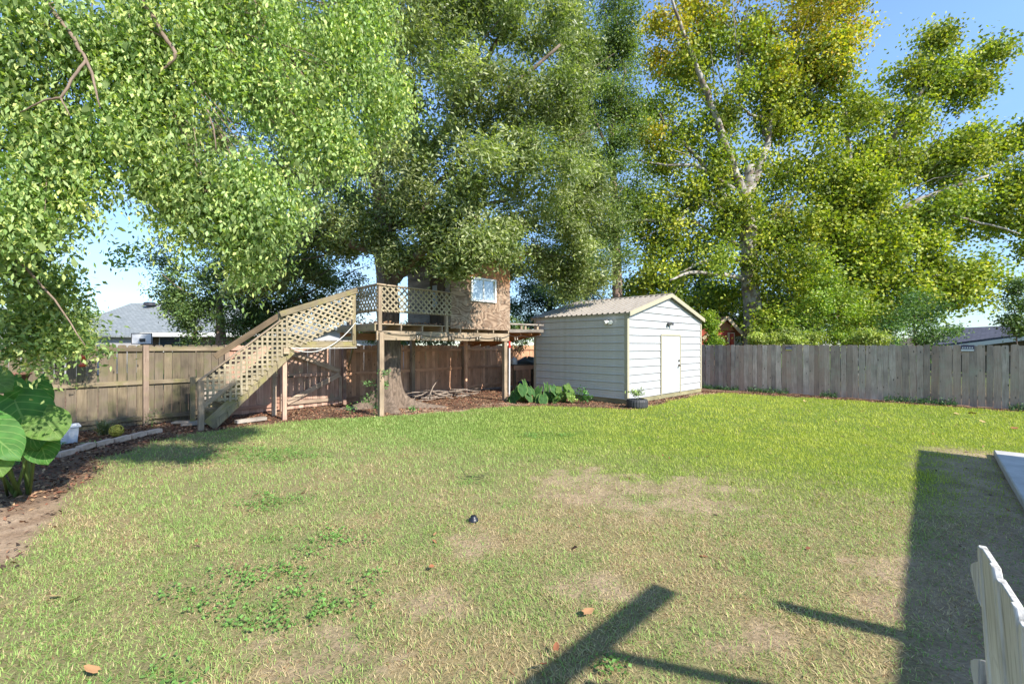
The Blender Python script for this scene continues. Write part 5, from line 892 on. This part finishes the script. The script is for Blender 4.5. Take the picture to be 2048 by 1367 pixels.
# own house behind the camera: its eave throws the shadow across the right of the lawn
tanS = math.tan(R(SUN_EL)); hk = 2.75; sh_ = hk/tanS
oh = thing('patio_cover', 'flat patio cover roof on posts behind the viewer', 'patio cover', P(4, -4))
m = MB(); m.prism([P(-2.5, 0.00-sh_, hk-0.2), P(9.82, 0.61-sh_, hk-0.2), P(9.82, -7.5, hk-0.2), P(-2.5, -7.5, hk-0.2)], Z*0.2); m.obj('roof', M_fascia, oh, P(4, -4, hk))
board(oh, 'shadow_board', P(0.2, 0.10-sh_, hk-0.1), P(0.2, 1.45-sh_, hk-0.1), 0.08, 0.06, M_beam, Z); board(oh, 'shadow_board', P(3.62, 0.10-sh_, hk-0.1), P(3.36, 0.95-sh_, hk-0.1), 0.12, 0.10, M_beam, Z); board(oh, 'shadow_board', P(2.90, 0.1-sh_, hk-0.1), P(2.15, 1.54-sh_, hk-0.1), 0.06, 0.06, M_beam, Z); board(oh, 'shadow_beam', P(-0.2, 1.60-sh_, hk-0.1), P(3.02, 1.60-sh_, hk-0.1), 0.09, 0.09, M_beam, Z)  # unseen boards, added and shaped only to cast the foreground shadow bands
for uu in (-2.3, 1.6, 5.6, 9.6): board(oh, 'post', P(uu, -0.2-sh_, 0), P(uu, -0.2-sh_, hk-0.2), 0.12, 0.12, M_fascia, U)

# ------------------------------------------------------------------ plants
def leaf_mat(name, base, vein, edge=None):
    m, n, l, b = new_mat(name); b.inputs['Roughness'].default_value = 0.55; b.inputs['Specular IOR Level'].default_value = 0.28
    uvn = N(n, 'UVMap'); s = N(n, 'SeparateXYZ'); l.new(uvn.outputs['UV'], s.inputs['Vector']); ab = N(n, 'Math', operation='ABSOLUTE'); l.new(s.outputs['X'], ab.inputs[0])
    sl_ = N(n, 'Math', operation='MULTIPLY_ADD'); sl_.inputs[1].default_value = -0.42; l.new(ab.outputs['Value'], sl_.inputs[0]); l.new(s.outputs['Y'], sl_.inputs[2])
    fr_ = N(n, 'Math', operation='MULTIPLY'); fr_.inputs[1].default_value = 44.0; l.new(sl_.outputs['Value'], fr_.inputs[0]); sn = N(n, 'Math', operation='SINE'); l.new(fr_.outputs['Value'], sn.inputs[0])
    vr = ramp(n, (0.86, (0,0,0)), (0.99, (1,1,1))); l.new(sn.outputs['Value'], vr.inputs['Fac']); mrb = ramp(n, (0.02, (1,1,1)), (0.05, (0,0,0))); l.new(ab.outputs['Value'], mrb.inputs['Fac'])
    mxm = N(n, 'Math', operation='MAXIMUM'); l.new(vr.outputs['Color'], mxm.inputs[0]); l.new(mrb.outputs['Color'], mxm.inputs[1])
    t = N(n, 'TexCoord'); z_ = N(n, 'TexNoise', Scale=4.0, Detail=4.0); l.new(t.outputs['Object'], z_.inputs['Vector']); br_ = ramp(n, (0.3, tuple(c*0.65 for c in base)), (0.7, tuple(c*1.3 for c in base))); l.new(z_.outputs['Fac'], br_.inputs['Fac']); out = br_.outputs['Color']
    if edge:
        er = ramp(n, (0.80, (0,0,0)), (0.98, (1,1,1))); l.new(ab.outputs['Value'], er.inputs['Fac']); em = N(n, 'Mix', data_type='RGBA'); em.inputs['B'].default_value = (*edge,1); l.new(er.outputs['Color'], em.inputs['Factor']); l.new(out, em.inputs['A']); out = em.outputs['Result']
    vm = N(n, 'Mix', data_type='RGBA'); vm.inputs['B'].default_value = (*vein,1); vf = N(n, 'Math', operation='MULTIPLY'); vf.inputs[1].default_value = 0.6; l.new(mxm.outputs['Value'], vf.inputs[0]); l.new(vf.outputs['Value'], vm.inputs['Factor']); l.new(out, vm.inputs['A']); l.new(vm.outputs['Result'], b.inputs['Base Color'])
    tr = N(n, 'BsdfTranslucent'); tm = N(n, 'VectorMath', operation='MULTIPLY'); tm.inputs[1].default_value = (1.6,1.9,0.5); l.new(vm.outputs['Result'], tm.inputs[0]); l.new(tm.outputs['Vector'], tr.inputs['Color']); mxs = N(n, 'MixShader'); mxs.inputs['Fac'].default_value = 0.35; l.new(b.outputs['BSDF'], mxs.inputs[1]); l.new(tr.outputs['BSDF'], mxs.inputs[2]); l.new(mxs.outputs['Shader'], n['Material Output'].inputs['Surface'])
    bp = N(n, 'Bump', Strength=0.4, Distance=0.01); l.new(mxm.outputs['Value'], bp.inputs['Height']); l.new(bp.outputs['Normal'], b.inputs['Normal']); return m
M_ear = leaf_mat('elephant_ear_leaf', (0.065,0.18,0.035), (0.22,0.34,0.11)); M_earp = leaf_mat('pale_ear_leaf', (0.11,0.20,0.04), (0.22,0.30,0.10)); M_hosta = leaf_mat('dark_broad_leaf', (0.045,0.125,0.032), (0.11,0.19,0.06), (0.18,0.27,0.08)); M_stem = plain('green_stem', (0.12,0.19,0.05), 0.5)
_hm = {}
def big_leaf(parent, base, attach, tip_dir, nrm, L, Wd, mat, name='leaf', stem=True, curl=0.14):
    key = (mat.name, round(Wd/L, 1), curl)
    if key not in _hm: _hm[key] = heart(1.0, Wd/L, 'leaf', lobe=0.32, fold=0.10, rows=11, curl=curl); _hm[key].materials.append(mat)
    a = Vector(tip_dir).normalized(); nn_ = Vector(nrm); nn_ = (nn_ - a*nn_.dot(a)).normalized(); rt = Matrix((a.cross(nn_), a, nn_)).transposed()
    o = link(name, _hm[key], None, parent, attach, rt); o.scale = (L, L, L)
    if stem:
        b0 = Vector(base); at_ = Vector(attach); m = MB(); mid = b0.lerp(at_, 0.55) + Z*0.10*(at_-b0).length; m.tube([b0, mid, at_], [0.014*L/0.5+0.006, 0.012*L/0.5+0.004, 0.006], 7); m.obj('stem', M_stem, parent, b0, smooth=True)
    return o
E0 = Vector((-5.55, 5.0, 0)); ee = thing('elephant_ear_plant', 'huge elephant ear plant with heart shaped leaves at the left edge of the yard', 'plant', E0)
for px, py, d, tx, ty, L, Wd, nx_, ny_, nz_, mt in ((30,800,4.85, 60,110, 0.60,0.56, 0.35,-0.75,0.55, M_ear), (84,832,4.75, 55,50, 0.33,0.38, 0.55,-0.7,0.35, M_earp), (-52,838,4.3, 105,72, 0.60,0.40, 0.25,-0.6,0.75, M_ear), (-45,748,4.8, 85,28, 0.44,0.34, 0.2,-0.8,0.6, M_earp), (-15,905,4.3, 35,50, 0.26,0.26, 0.4,-0.7,0.5, M_earp), (60,770,5.3, 10,90, 0.45,0.40, 0.5,-0.6,0.5, M_ear), (75,868,4.9, 30,60, 0.36,0.32, 0.3,-0.8,0.4, M_ear), (-120,820,4.6, -60,70, 0.6,0.5, 0.1,-0.7,0.6, M_ear)):
    big_leaf(ee, E0 + Vector((random.uniform(-.12,.12), random.uniform(-.12,.12), 0)), at(px,py,d), Vector((tx, -12, -ty)), (nx_, ny_, nz_), L, Wd, mt)
def hosta(label, base, specs, mat, L0):
    t = thing('broadleaf_plant', label, 'plant', base); rr = random.Random(int(base.x*100))
    for i in range(specs):
        a = -0.4 + 2*math.pi*i/specs*1.0 + rr.uniform(-.3,.3); rad = rr.uniform(0.10, 0.30); h = rr.uniform(0.16, 0.62)*(1.1-rad)
        out = Vector((math.cos(a), math.sin(a), 0)); p_ = base + out*rad + Z*h; L = L0*rr.uniform(0.75, 1.2)
        big_leaf(t, base + out*0.04, p_, out*0.45 - Z*0.75 + Vector((0,-.45,0)), out*0.5 + Vector((0.1,-0.75,0.5)), L, L*0.72, mat)
    return t
hosta('broad leaved dark green plant right beside the treehouse post with pole', G(1045, 803), 15, M_hosta, 0.34); hosta('broad leaved green plant in the middle, in front of the shed corner trim', G(1090, 803), 12, M_hosta, 0.32)
hosta('bright green leafy plant against the shed wall, one tall leaf sticking up', G(1128, 804), 14, M_earp, 0.24)
def tuft(name, label, cat, base, n, L, w, col, spread=0.9, parent=None):
    c = np.tile(np.array(base), (n,1)) + RNG.normal(size=(n,3))*np.array([0.03,0.03,0]); th_ = RNG.uniform(0,2*np.pi,n); tl = RNG.uniform(0.1, spread, n); Lq = L*RNG.uniform(0.6,1.2,n)
    d0 = np.stack([np.cos(th_)*np.sin(tl), np.sin(th_)*np.sin(tl), np.cos(tl)],1); sd_ = np.stack([-np.sin(th_), np.cos(th_), 0*th_],1)*w/2; mid = c + d0*(Lq*0.55)[:,None]; tip = mid + (d0*0.5 + np.stack([np.cos(th_), np.sin(th_), -0.5+0*th_],1)*0.5)*(Lq*0.5)[:,None]; tip[:,2] = np.maximum(tip[:,2], 0.02)
    vs = np.stack([c-sd_, c+sd_, mid+sd_, mid-sd_, tip],1).reshape(-1,3) - np.array(base); i0 = np.arange(n)*5; f = [np.stack([i0,i0+1,i0+2,i0+3],1), np.stack([i0+3,i0+2,i0+4],1)]
    o = link(name, np_mesh(name, vs, f, np.repeat(np.array(col)*RNG.uniform(0.7,1.3,n)[:,None],5,0)), M_leafgen, parent, base)
    return tag(o, label, cat) if label else o
tuft('grass_tuft', 'silvery striped clump of strap leaves against the olive fence', 'plant', G(207, 869), 130, 0.42, 0.018, (0.17,0.21,0.14), 1.1)
def fluff(name, label, cat, blobs, dens, L, Wd, pal, base, mat=M_light, clump=0.12):
    t = thing(name, label, cat, base); m = MB(); m.tube([base - Z*0.02, base + Z*0.12], [0.012, 0.006], 6); m.obj('stem', M_stem, t, base); crown('foliage', t, mat, leafcloud(blobs, dens, L, Wd, pal, clump=clump, shell=0.1, spread=0.9, up=0.4, clump_leaf=14)); return t
gp = [(0.03,0.08,0.02),(0.05,0.13,0.03),(0.08,0.18,0.04)]
for px, py, r_, lab in ((28,930,0.38,'feathery dark green ground cover under the elephant ear leaves'), (72,912,0.30,'feathery fern patch in front of the white plastic bin')):
    b0 = G(px, py); fluff('fern', lab, 'plant', [(b0 + Vector((random.uniform(-.25,.25), random.uniform(-.2,.2), 0.08)), r_*0.6) for q in range(4)], 190, 0.055, 0.016, gp, b0)
fluff('green_vine_bush', 'small leafy bush climbing the front treehouse post', 'bush', [(at(745,790,10.9),0.26),(at(740,765,10.9),0.16),(at(752,812,10.8),0.2),(at(768,770,10.7),0.09),(at(770,745,10.6),0.07),(at(735,800,10.9),0.16)], 75, 0.06, 0.035, [(0.04,0.09,0.03),(0.08,0.15,0.05),(0.14,0.22,0.08)], G(748, 826))
fluff('shrub', 'small twiggy shrub growing at the foot of the olive fence post', 'bush', [(G(305,852)+Z*0.22,0.2),(G(300,852)+Z*0.1,0.14)], 45, 0.055, 0.02, [(0.05,0.07,0.035),(0.10,0.12,0.06),(0.16,0.13,0.08)], G(304, 852))
for px, py, lab in ((815, 793, 'low dark weed beside the stick pile near the oak'), (842, 790, 'low dark green weed next to the brown fence post'), (825, 825, 'small weed sprouting at the right of the oak roots'), (700, 826, 'tiny weed in the mulch left of the front treehouse post')):
    b0 = G(px, py); fluff('weed', lab, 'plant', [(b0 + Z*0.1, 0.14)], 60, 0.06, 0.03, gp, b0)
fluff('lettuce_plant', 'pale rosette plant behind the stone edging', 'plant', [(G(180,893)+Z*0.03, 0.10)], 300, 0.05, 0.035, [(0.16,0.22,0.10),(0.30,0.36,0.20)], G(180, 893)); fluff('hosta_plant', 'small striped hosta beside the white plastic bin', 'plant', [(G(98,902)+Z*0.08, 0.13)], 150, 0.09, 0.035, [(0.06,0.13,0.04),(0.18,0.25,0.12)], G(98, 902))
fluff('flower_plant', 'lime green low plant beside the shed wall skid', 'plant', [(G(1143,806)+Z*0.16, 0.15),(G(1150,806)+Z*0.08,0.13)], 150, 0.05, 0.035, [(0.14,0.22,0.05),(0.28,0.34,0.10)], G(1145, 806)); fluff('leafy_shrub', 'dense dark green shrub at the right end of the shed bed', 'bush', [(G(1168,806)+Z*0.30, 0.20),(G(1172,806)+Z*0.14,0.17),(G(1158,805)+Z*0.2,0.14)], 120, 0.075, 0.05, gp, G(1168, 806)); fluff('leafy_shrub', 'low green shrub in the middle of the shed bed', 'bush', [(G(1105,805)+Z*0.2, 0.18),(G(1112,806)+Z*0.1,0.15)], 110, 0.075, 0.05, gp, G(1106, 806))

# ------------------------------------------------------------------ small yard things
tp = thing('tire_planter', 'black ribbed tire used as planter at the shed corner', 'planter', Vector((3.38, 12.02, 0))); m = MB(); n_ = 48
prof = [(0.20,0.0),(0.265,0.0),(0.285,0.05),(0.285,0.17),(0.265,0.225),(0.20,0.235),(0.185,0.20)]; vs = []
for r_, zq in prof:
    for k in range(n_): a = 2*math.pi*k/n_; rr_ = r_ - (0.008 if (k % 2 and r_ > 0.27) else 0); vs.append(tp.location + Vector((rr_*math.cos(a), rr_*math.sin(a), zq)))
m.add(vs, [(i*n_+k, i*n_+(k+1) % n_, (i+1)*n_+(k+1) % n_, (i+1)*n_+k) for i in range(len(prof)-1) for k in range(n_)]); m.obj('tire', plain('tire_rubber', (0.035,0.035,0.04), 0.6), tp, tp.location)
m = MB(); m.lathe([(0.0,0.19),(0.10,0.195),(0.19,0.185)], tp.location, 20); m.obj('potting_soil', plain('potting_soil', (0.06,0.04,0.03), 0.95), tp, tp.location)
pb = Vector((3.38, 12.02, 0.19)); fluff('potted_shrub', 'small bright green shrub growing in the tire planter', 'plant', [(pb+Z*0.2+Vector((-.08,0,.02)), 0.10),(pb+Z*0.24+Vector((.07,0,0)), 0.10),(pb+Z*0.14, 0.08)], 190, 0.075, 0.03, [(0.05,0.10,0.03),(0.12,0.18,0.05),(0.22,0.27,0.09)], pb)
# edging blocks
M_block = plain('pink_stone', (0.56,0.42,0.33), 0.9, noise=0.25, scale=11, bump=0.5); ebs = [G(x_, y_) for x_, y_ in ((112,914),(150,905),(190,893),(235,883),(280,872),(345,858))]
path = []; 
for a, b_ in zip(ebs[:-1], ebs[1:]):
    for k in range(40): path.append(a.lerp(b_, k/40))
path.append(ebs[-1]); acc = 0; last = path[0]; start = path[0]; nb = 0
me_b = MB(); me_b.box((-0.155,-0.055,0),(0.155,0.055,0.085)); me_b = bevel(me_b.mesh('edging_block'), 0.010, 2); me_b.materials.append(M_block)
for p in path[1:]:
    if (p - start).length >= 0.325:
        c = (start+p)/2; d_ = (p-start).normalized(); o = bpy.data.objects.new('edging_block', me_b); C.objects.link(o); o.location = c + Z*random.uniform(-0.02, 0.01); o.rotation_euler = (random.uniform(-.05,.05), random.uniform(-.05,.05), math.atan2(d_.y, d_.x)+random.uniform(-.06,.06)); o.scale = (random.uniform(.94,1.0), random.uniform(.9,1.1), 1)
        tag(o, 'pinkish stone edging block ' + ['lying lowest, closest to the elephant ear plant', 'second from the elephant ear plant', 'beside the pale rosette plant', 'in front of the yellow ball', 'second from the staircase end of the edging', 'at the staircase end of the edging', 'past the staircase end of the edging'][min(nb, 6)], 'edging block', 'pinkish stone blocks edging the mulch bed'); start = p; nb += 1
# plastic bin
bc = Vector((-7.78, 7.62, 0)); bt = thing('plastic_bin', 'whitish plastic storage bin half hidden by elephant ear leaves', 'bin', bc); M_bin = plain('frosted_plastic', (0.50,0.53,0.58), 0.4, noise=0.12, scale=4); xd, yd = bdir, bn
def ringb(zq, e): return [bc + xd*(sx_*(0.25+e)) + yd*(sy_*(0.17+e)) + Z*zq for sx_, sy_ in ((-1,-1),(1,-1),(1,1),(-1,1))]
m = MB(); rings = [ringb(0.0,-0.02), ringb(0.27,0.0), ringb(0.27,0.025), ringb(0.295,0.025), ringb(0.295,-0.005), ringb(0.03,-0.03)]; m.add([p for r_ in rings for p in r_], [(i*4+k, i*4+(k+1) % 4, (i+1)*4+(k+1) % 4, (i+1)*4+k) for i in range(5) for k in range(4)] + [(0,3,2,1),(20,21,22,23)]); m.obj('bin_body', M_bin, bt, bc)
for s in (-1, 0, 1): m = MB(); m.obox(bc + yd*0.172 + xd*s*0.13 + Z*0.135, xd*0.012, yd*0.006, Z*0.12); m.obj('bin_rib', M_bin, bt, bc)
# woven ball
bp_ = G(233, 872) + Z*0.105; m = MB(); rr = random.Random(3)
for k in range(16):
    a = Vector((rr.gauss(0,1), rr.gauss(0,1), rr.gauss(0,1))).normalized(); b_ = a.orthogonal().normalized(); c_ = a.cross(b_); m.tube([bp_ + (b_*math.cos(2*math.pi*j/16) + c_*math.sin(2*math.pi*j/16))*0.105 for j in range(17)], 0.007, 5, caps=False)
m.lathe([(0.0,-0.08),(0.05,-0.06),(0.08,0),(0.05,0.06),(0,0.08)], bp_, 12); tag(m.obj('garden_ball', plain('yellow_wicker', (0.42,0.36,0.05), 0.6, noise=0.3, scale=20), None, bp_, smooth=True), 'yellow woven garden ball on the mulch by the olive fence', 'ball')
# planks by the stair foot
for (px, py, L, ang, w, lab) in ((376,846,0.55,0.2,0.22,'grey plank lying flat at the foot of the staircase'), (392,850,0.5,0.45,0.16,'short grey board beside the staircase newel post')):
    c = G(px, py); d_ = Vector((math.cos(ang), math.sin(ang), 0)); o = board(None, 'plank', c - d_*L/2 + Z*0.03, c + d_*L/2 + Z*0.035, w, 0.04, M_plank, d_.cross(Z)); tag(o, lab, 'plank')
o = board(None, 'plank', P(2.35, 10.9, 0.05), P(2.95, 11.0, 0.05), 0.16, 0.07, M_plank, V); tag(o, 'pale board on the mulch under the staircase', 'plank')
c = bf(u_p1+1.05, 0.30); m = MB(); m.prism([c - bdir*0.05 + Z*0.02, c + bdir*0.22 - bn*0.12 + Z*0.02, c + bdir*0.22 - bn*0.18 + Z*0.62, c - bdir*0.05 - bn*0.14 + Z*0.72], bn*0.015); tag(m.obj('plywood_scrap', M_plank, None, c), 'grey plywood scrap leaning on the fence behind the staircase foot', 'board')
# stick pile
bpc = P(8.3, 11.5); spile = thing('brush_pile', 'heap of bare cut branches under the treehouse deck', 'branches', bpc); rr = random.Random(5); M_stick = bark('stick_bark', (0.16,0.12,0.09), (0.40,0.33,0.27), 12, 0.5)
for i in range(46):
    c = P(rr.uniform(7.0, 9.3), rr.uniform(11.0, 12.3), rr.uniform(0.03, 0.26)); a = rr.uniform(-0.5, 0.5) + (0.72 if rr.random() < 0.75 else 2.0); L = rr.uniform(0.4, 1.0); d_ = Vector((math.cos(a), math.sin(a), rr.uniform(-.12,.25))); r0 = rr.uniform(0.008, 0.022)
    p0 = c - d_*L/2; p0.z = max(p0.z, 0.02); m = MB(); mid = p0 + d_*L*0.5 + Vector((rr.gauss(0,1), rr.gauss(0,1), rr.gauss(0,1)))*0.04; m.tube([p0, mid, p0 + d_*L], [r0, r0*0.8, r0*0.4], 6); m.obj('stick', M_stick, spile, p0, smooth=True)
m = MB(); m.tube([P(7.35,11.2,0.05), P(7.6,11.3,0.42), P(7.85,11.4,0.62)], [0.02,0.016,0.008], 6); m.obj('stick', M_stick, spile, P(7.35,11.2,0.05), smooth=True)
# valve box / dark cap in the lawn, twig
vb = G(947, 1041); m = MB(); m.lathe([(0.0,0.05),(0.026,0.05),(0.030,0.044),(0.032,0.03),(0.044,0.025),(0.048,0.0)], vb, 14); tag(m.obj('sprinkler_head', plain('black_plastic', (0.012,0.014,0.022), 0.4), None, vb, smooth=True), 'small black sprinkler head sticking out of the dry lawn', 'sprinkler')
c = G(945, 957); m = MB(); rr = random.Random(9)
m.tube([c + Vector((-.16,.05,.14)), c + Vector((-.08,.0,.03)), c + Vector((.10,-.02,.03)), c + Vector((.2,.05,.06))], [0.006,0.008,0.006,0.003], 5)
for k in range(9): p_ = c + Vector((-.1+k*0.03,0,.03)); m.tube([p_, p_ + Vector((rr.uniform(-.05,.05), rr.uniform(-.05,.05), rr.uniform(.0,.05)))], [0.005,0.002], 4); 
tag(m.obj('fallen_twig', bark('dark_twig', (0.04,0.05,0.02), (0.09,0.10,0.04)), None, c), 'dark fallen twig lying on the grass beyond the sprinkler head', 'twig')
# fallen leaves
FL = ['dark reddish dead leaf on the lawn nearest the bottom edge of the beam shadow', 'reddish brown dead leaf just above its twin near the bottom of the lawn', 'long tan dead leaf at the upper edge of the beam shadow', 'brown dead leaf at the bottom left corner of the lawn', 'rust brown dead leaf at the left side of the dry lawn', 'pale tan dead leaf beside the rust brown one at the lawn left', 'brown dead leaf on the dry lawn between sprinkler and clover', 'largest brown dead leaf on the bright lawn under the navy fence sign', 'pale curled leaf touching the largest dead leaf on the bright lawn', 'small brown leaf on the bright lawn near the grey fence middle', 'tiny brown leaf left of and below the sprinkler head', 'tiny tan leaf right of and below the sprinkler head', 'tan dead leaf on the bright lawn near the shed end of the fence', 'second tan dead leaf from the shed on the bright lawn', 'tan dead leaf on the bright lawn close to the right picture edge', 'brown dead leaf on the bright lawn at the right picture edge']
fm = []
for q, c_ in enumerate(((0.30,0.12,0.06),(0.36,0.20,0.10),(0.42,0.30,0.14))): me = heart(1.0, 0.75, 'fallen_leaf', col=c_, rows=6, curl=-0.25, fold=0.2); me.materials.append(M_mulch); fm.append(me)
for i, (px, py, L, q) in enumerate(((1088,1335,0.075,0),(1112,1308,0.065,0),(1168,1232,0.095,1),(195,1350,0.09,1),(140,1208,0.075,0),(118,1198,0.08,2),(866,1136,0.06,0),(1938,827,0.20,1),(1915,828,0.16,2),(1720,824,0.12,0),(868,1075,0.05,1),(1012,1085,0.05,2),(1545,800,0.12,2),(1610,804,0.11,2),(1960,843,0.13,2),(2035,858,0.13,0))):
    g_ = G(px, py); o = bpy.data.objects.new('fallen_leaf', fm[q]); C.objects.link(o); o.location = g_ + Z*0.025; o.rotation_euler = (random.uniform(-.5,.5), random.uniform(-.5,.5), random.uniform(0,6.28)); o.scale = (L*0.75,)*3; tag(o, FL[i], 'leaf', 'dead leaves on the lawn')
# hanging feeder and pot in the left tree
fp = at(166, 722, 7.2); fd = thing('hanging_feeder', 'small red feeder hanging below the leafy branch in front of the olive fence', 'feeder', fp); m = MB(); m.lathe([(0,-0.09),(0.05,-0.085),(0.055,-0.05),(0.035,-0.02),(0.035,0.06),(0.05,0.075),(0.02,0.10),(0,0.10)], fp, 12); m.obj('feeder_body', plain('red_feeder', (0.50,0.07,0.03), 0.35), fd, fp, smooth=True); m = MB(); m.tube([fp + Z*0.10, fp + Z*0.75 + Vector((-.15,-.4,0))], 0.004, 5); m.obj('hanger_wire', M_black, fd, fp)
hp = at(32, 757, 6.6); hg = thing('hanging_pot', 'brown terracotta pot hanging among the leaves at the far left', 'pot', hp); m = MB(); m.lathe([(0,-0.07),(0.10,-0.07),(0.15,0.06),(0.165,0.06),(0.165,0.09),(0.14,0.09),(0.10,0.0),(0,0.0)], hp, 18); m.obj('pot', plain('terracotta', (0.17,0.085,0.055), 0.85), hg, hp, smooth=True); m = MB()
for k in range(3): m.tube([hp + Vector((0.15*math.cos(k*2.1), 0.15*math.sin(k*2.1), 0.09)), hp + Z*0.55], 0.003, 4)
m.obj('hanger_wire', M_black, hg, hp)

# ------------------------------------------------------------------ white plastic picket panel at the lower right
M_resin = wood('white_resin', (0.22,0.20,0.17), (0.56,0.54,0.50), (0.70,0.69,0.66), vary=0.03, knots=False, rough=0.6)
pk = Vector((1.382, 1.30, 0)); pr_ = Vector((-0.61, -0.80, 0)).normalized(); pn = Vector((-0.80, 0.61, 0)).normalized()
pp = thing('picket_panel', 'white wood grain plastic picket panel standing at the lower right corner', 'fence panel', pk)
PW, PH = 0.196, 1.10
for i in range(4):
    c = pk + pr_*(PW*(i+0.5)+0.004*i) + Z*(-0.012*i); rt = frame_rot(Z, pr_)
    hw = PW/2; prof = [(-hw,0.0),(-hw,0.015),(-hw*0.93,0.019),(-hw*0.70,0.019),(-hw*0.64,0.014),(hw*0.64,0.014),(hw*0.70,0.019),(hw*0.93,0.019),(hw,0.015),(hw,0.0)]
    vs = []; zl = [0.0, PH*0.965, PH*0.985, PH]; sc_ = [1.0, 1.0, 0.93, 0.82]
    for zq, k_ in zip(zl, sc_): vs += [c + pr_*(a*k_) + pn*(b_*(1 if k_ > 0.8 else 0.6) + (zq-PH)*0.055) + Z*zq for a, b_ in prof]
    n_ = len(prof); m = MB(); m.add(vs, [(j*n_+q, j*n_+(q+1) % n_, (j+1)*n_+(q+1) % n_, (j+1)*n_+q) for j in range(3) for q in range(n_)] + [tuple(range(n_))[::-1], tuple(range(3*n_, 4*n_))])
    me = m.mesh('picket', c); me.transform(rt.to_4x4().inverted()); link('picket', bevel(me, 0.002), M_resin, pp, c, rt)
for zq, dz in ((1.03, 0.06), (0.74, 0.09)):
    c = pk - pr_*0.002 + pn*0.012; m = MB(); m.prism([c + Z*(zq+0.02), c - pr_*0.045 + pn*0.012 + Z*(zq-0.01), c - pr_*0.048 + pn*0.012 + Z*(zq-0.035), c + Z*(zq-dz-0.06)], -pn*0.022); me = bevel(m.mesh('end_tab', c), 0.004, 2); link('end_tab', me, M_resin, pp, c)
for zq in (0.25, 0.85): board(pp, 'back_rail', pk + pr_*0.01 - pn*0.012 + Z*zq, pk + pr_*0.80 - pn*0.012 + Z*zq, 0.08, 0.022, M_resin, Z)
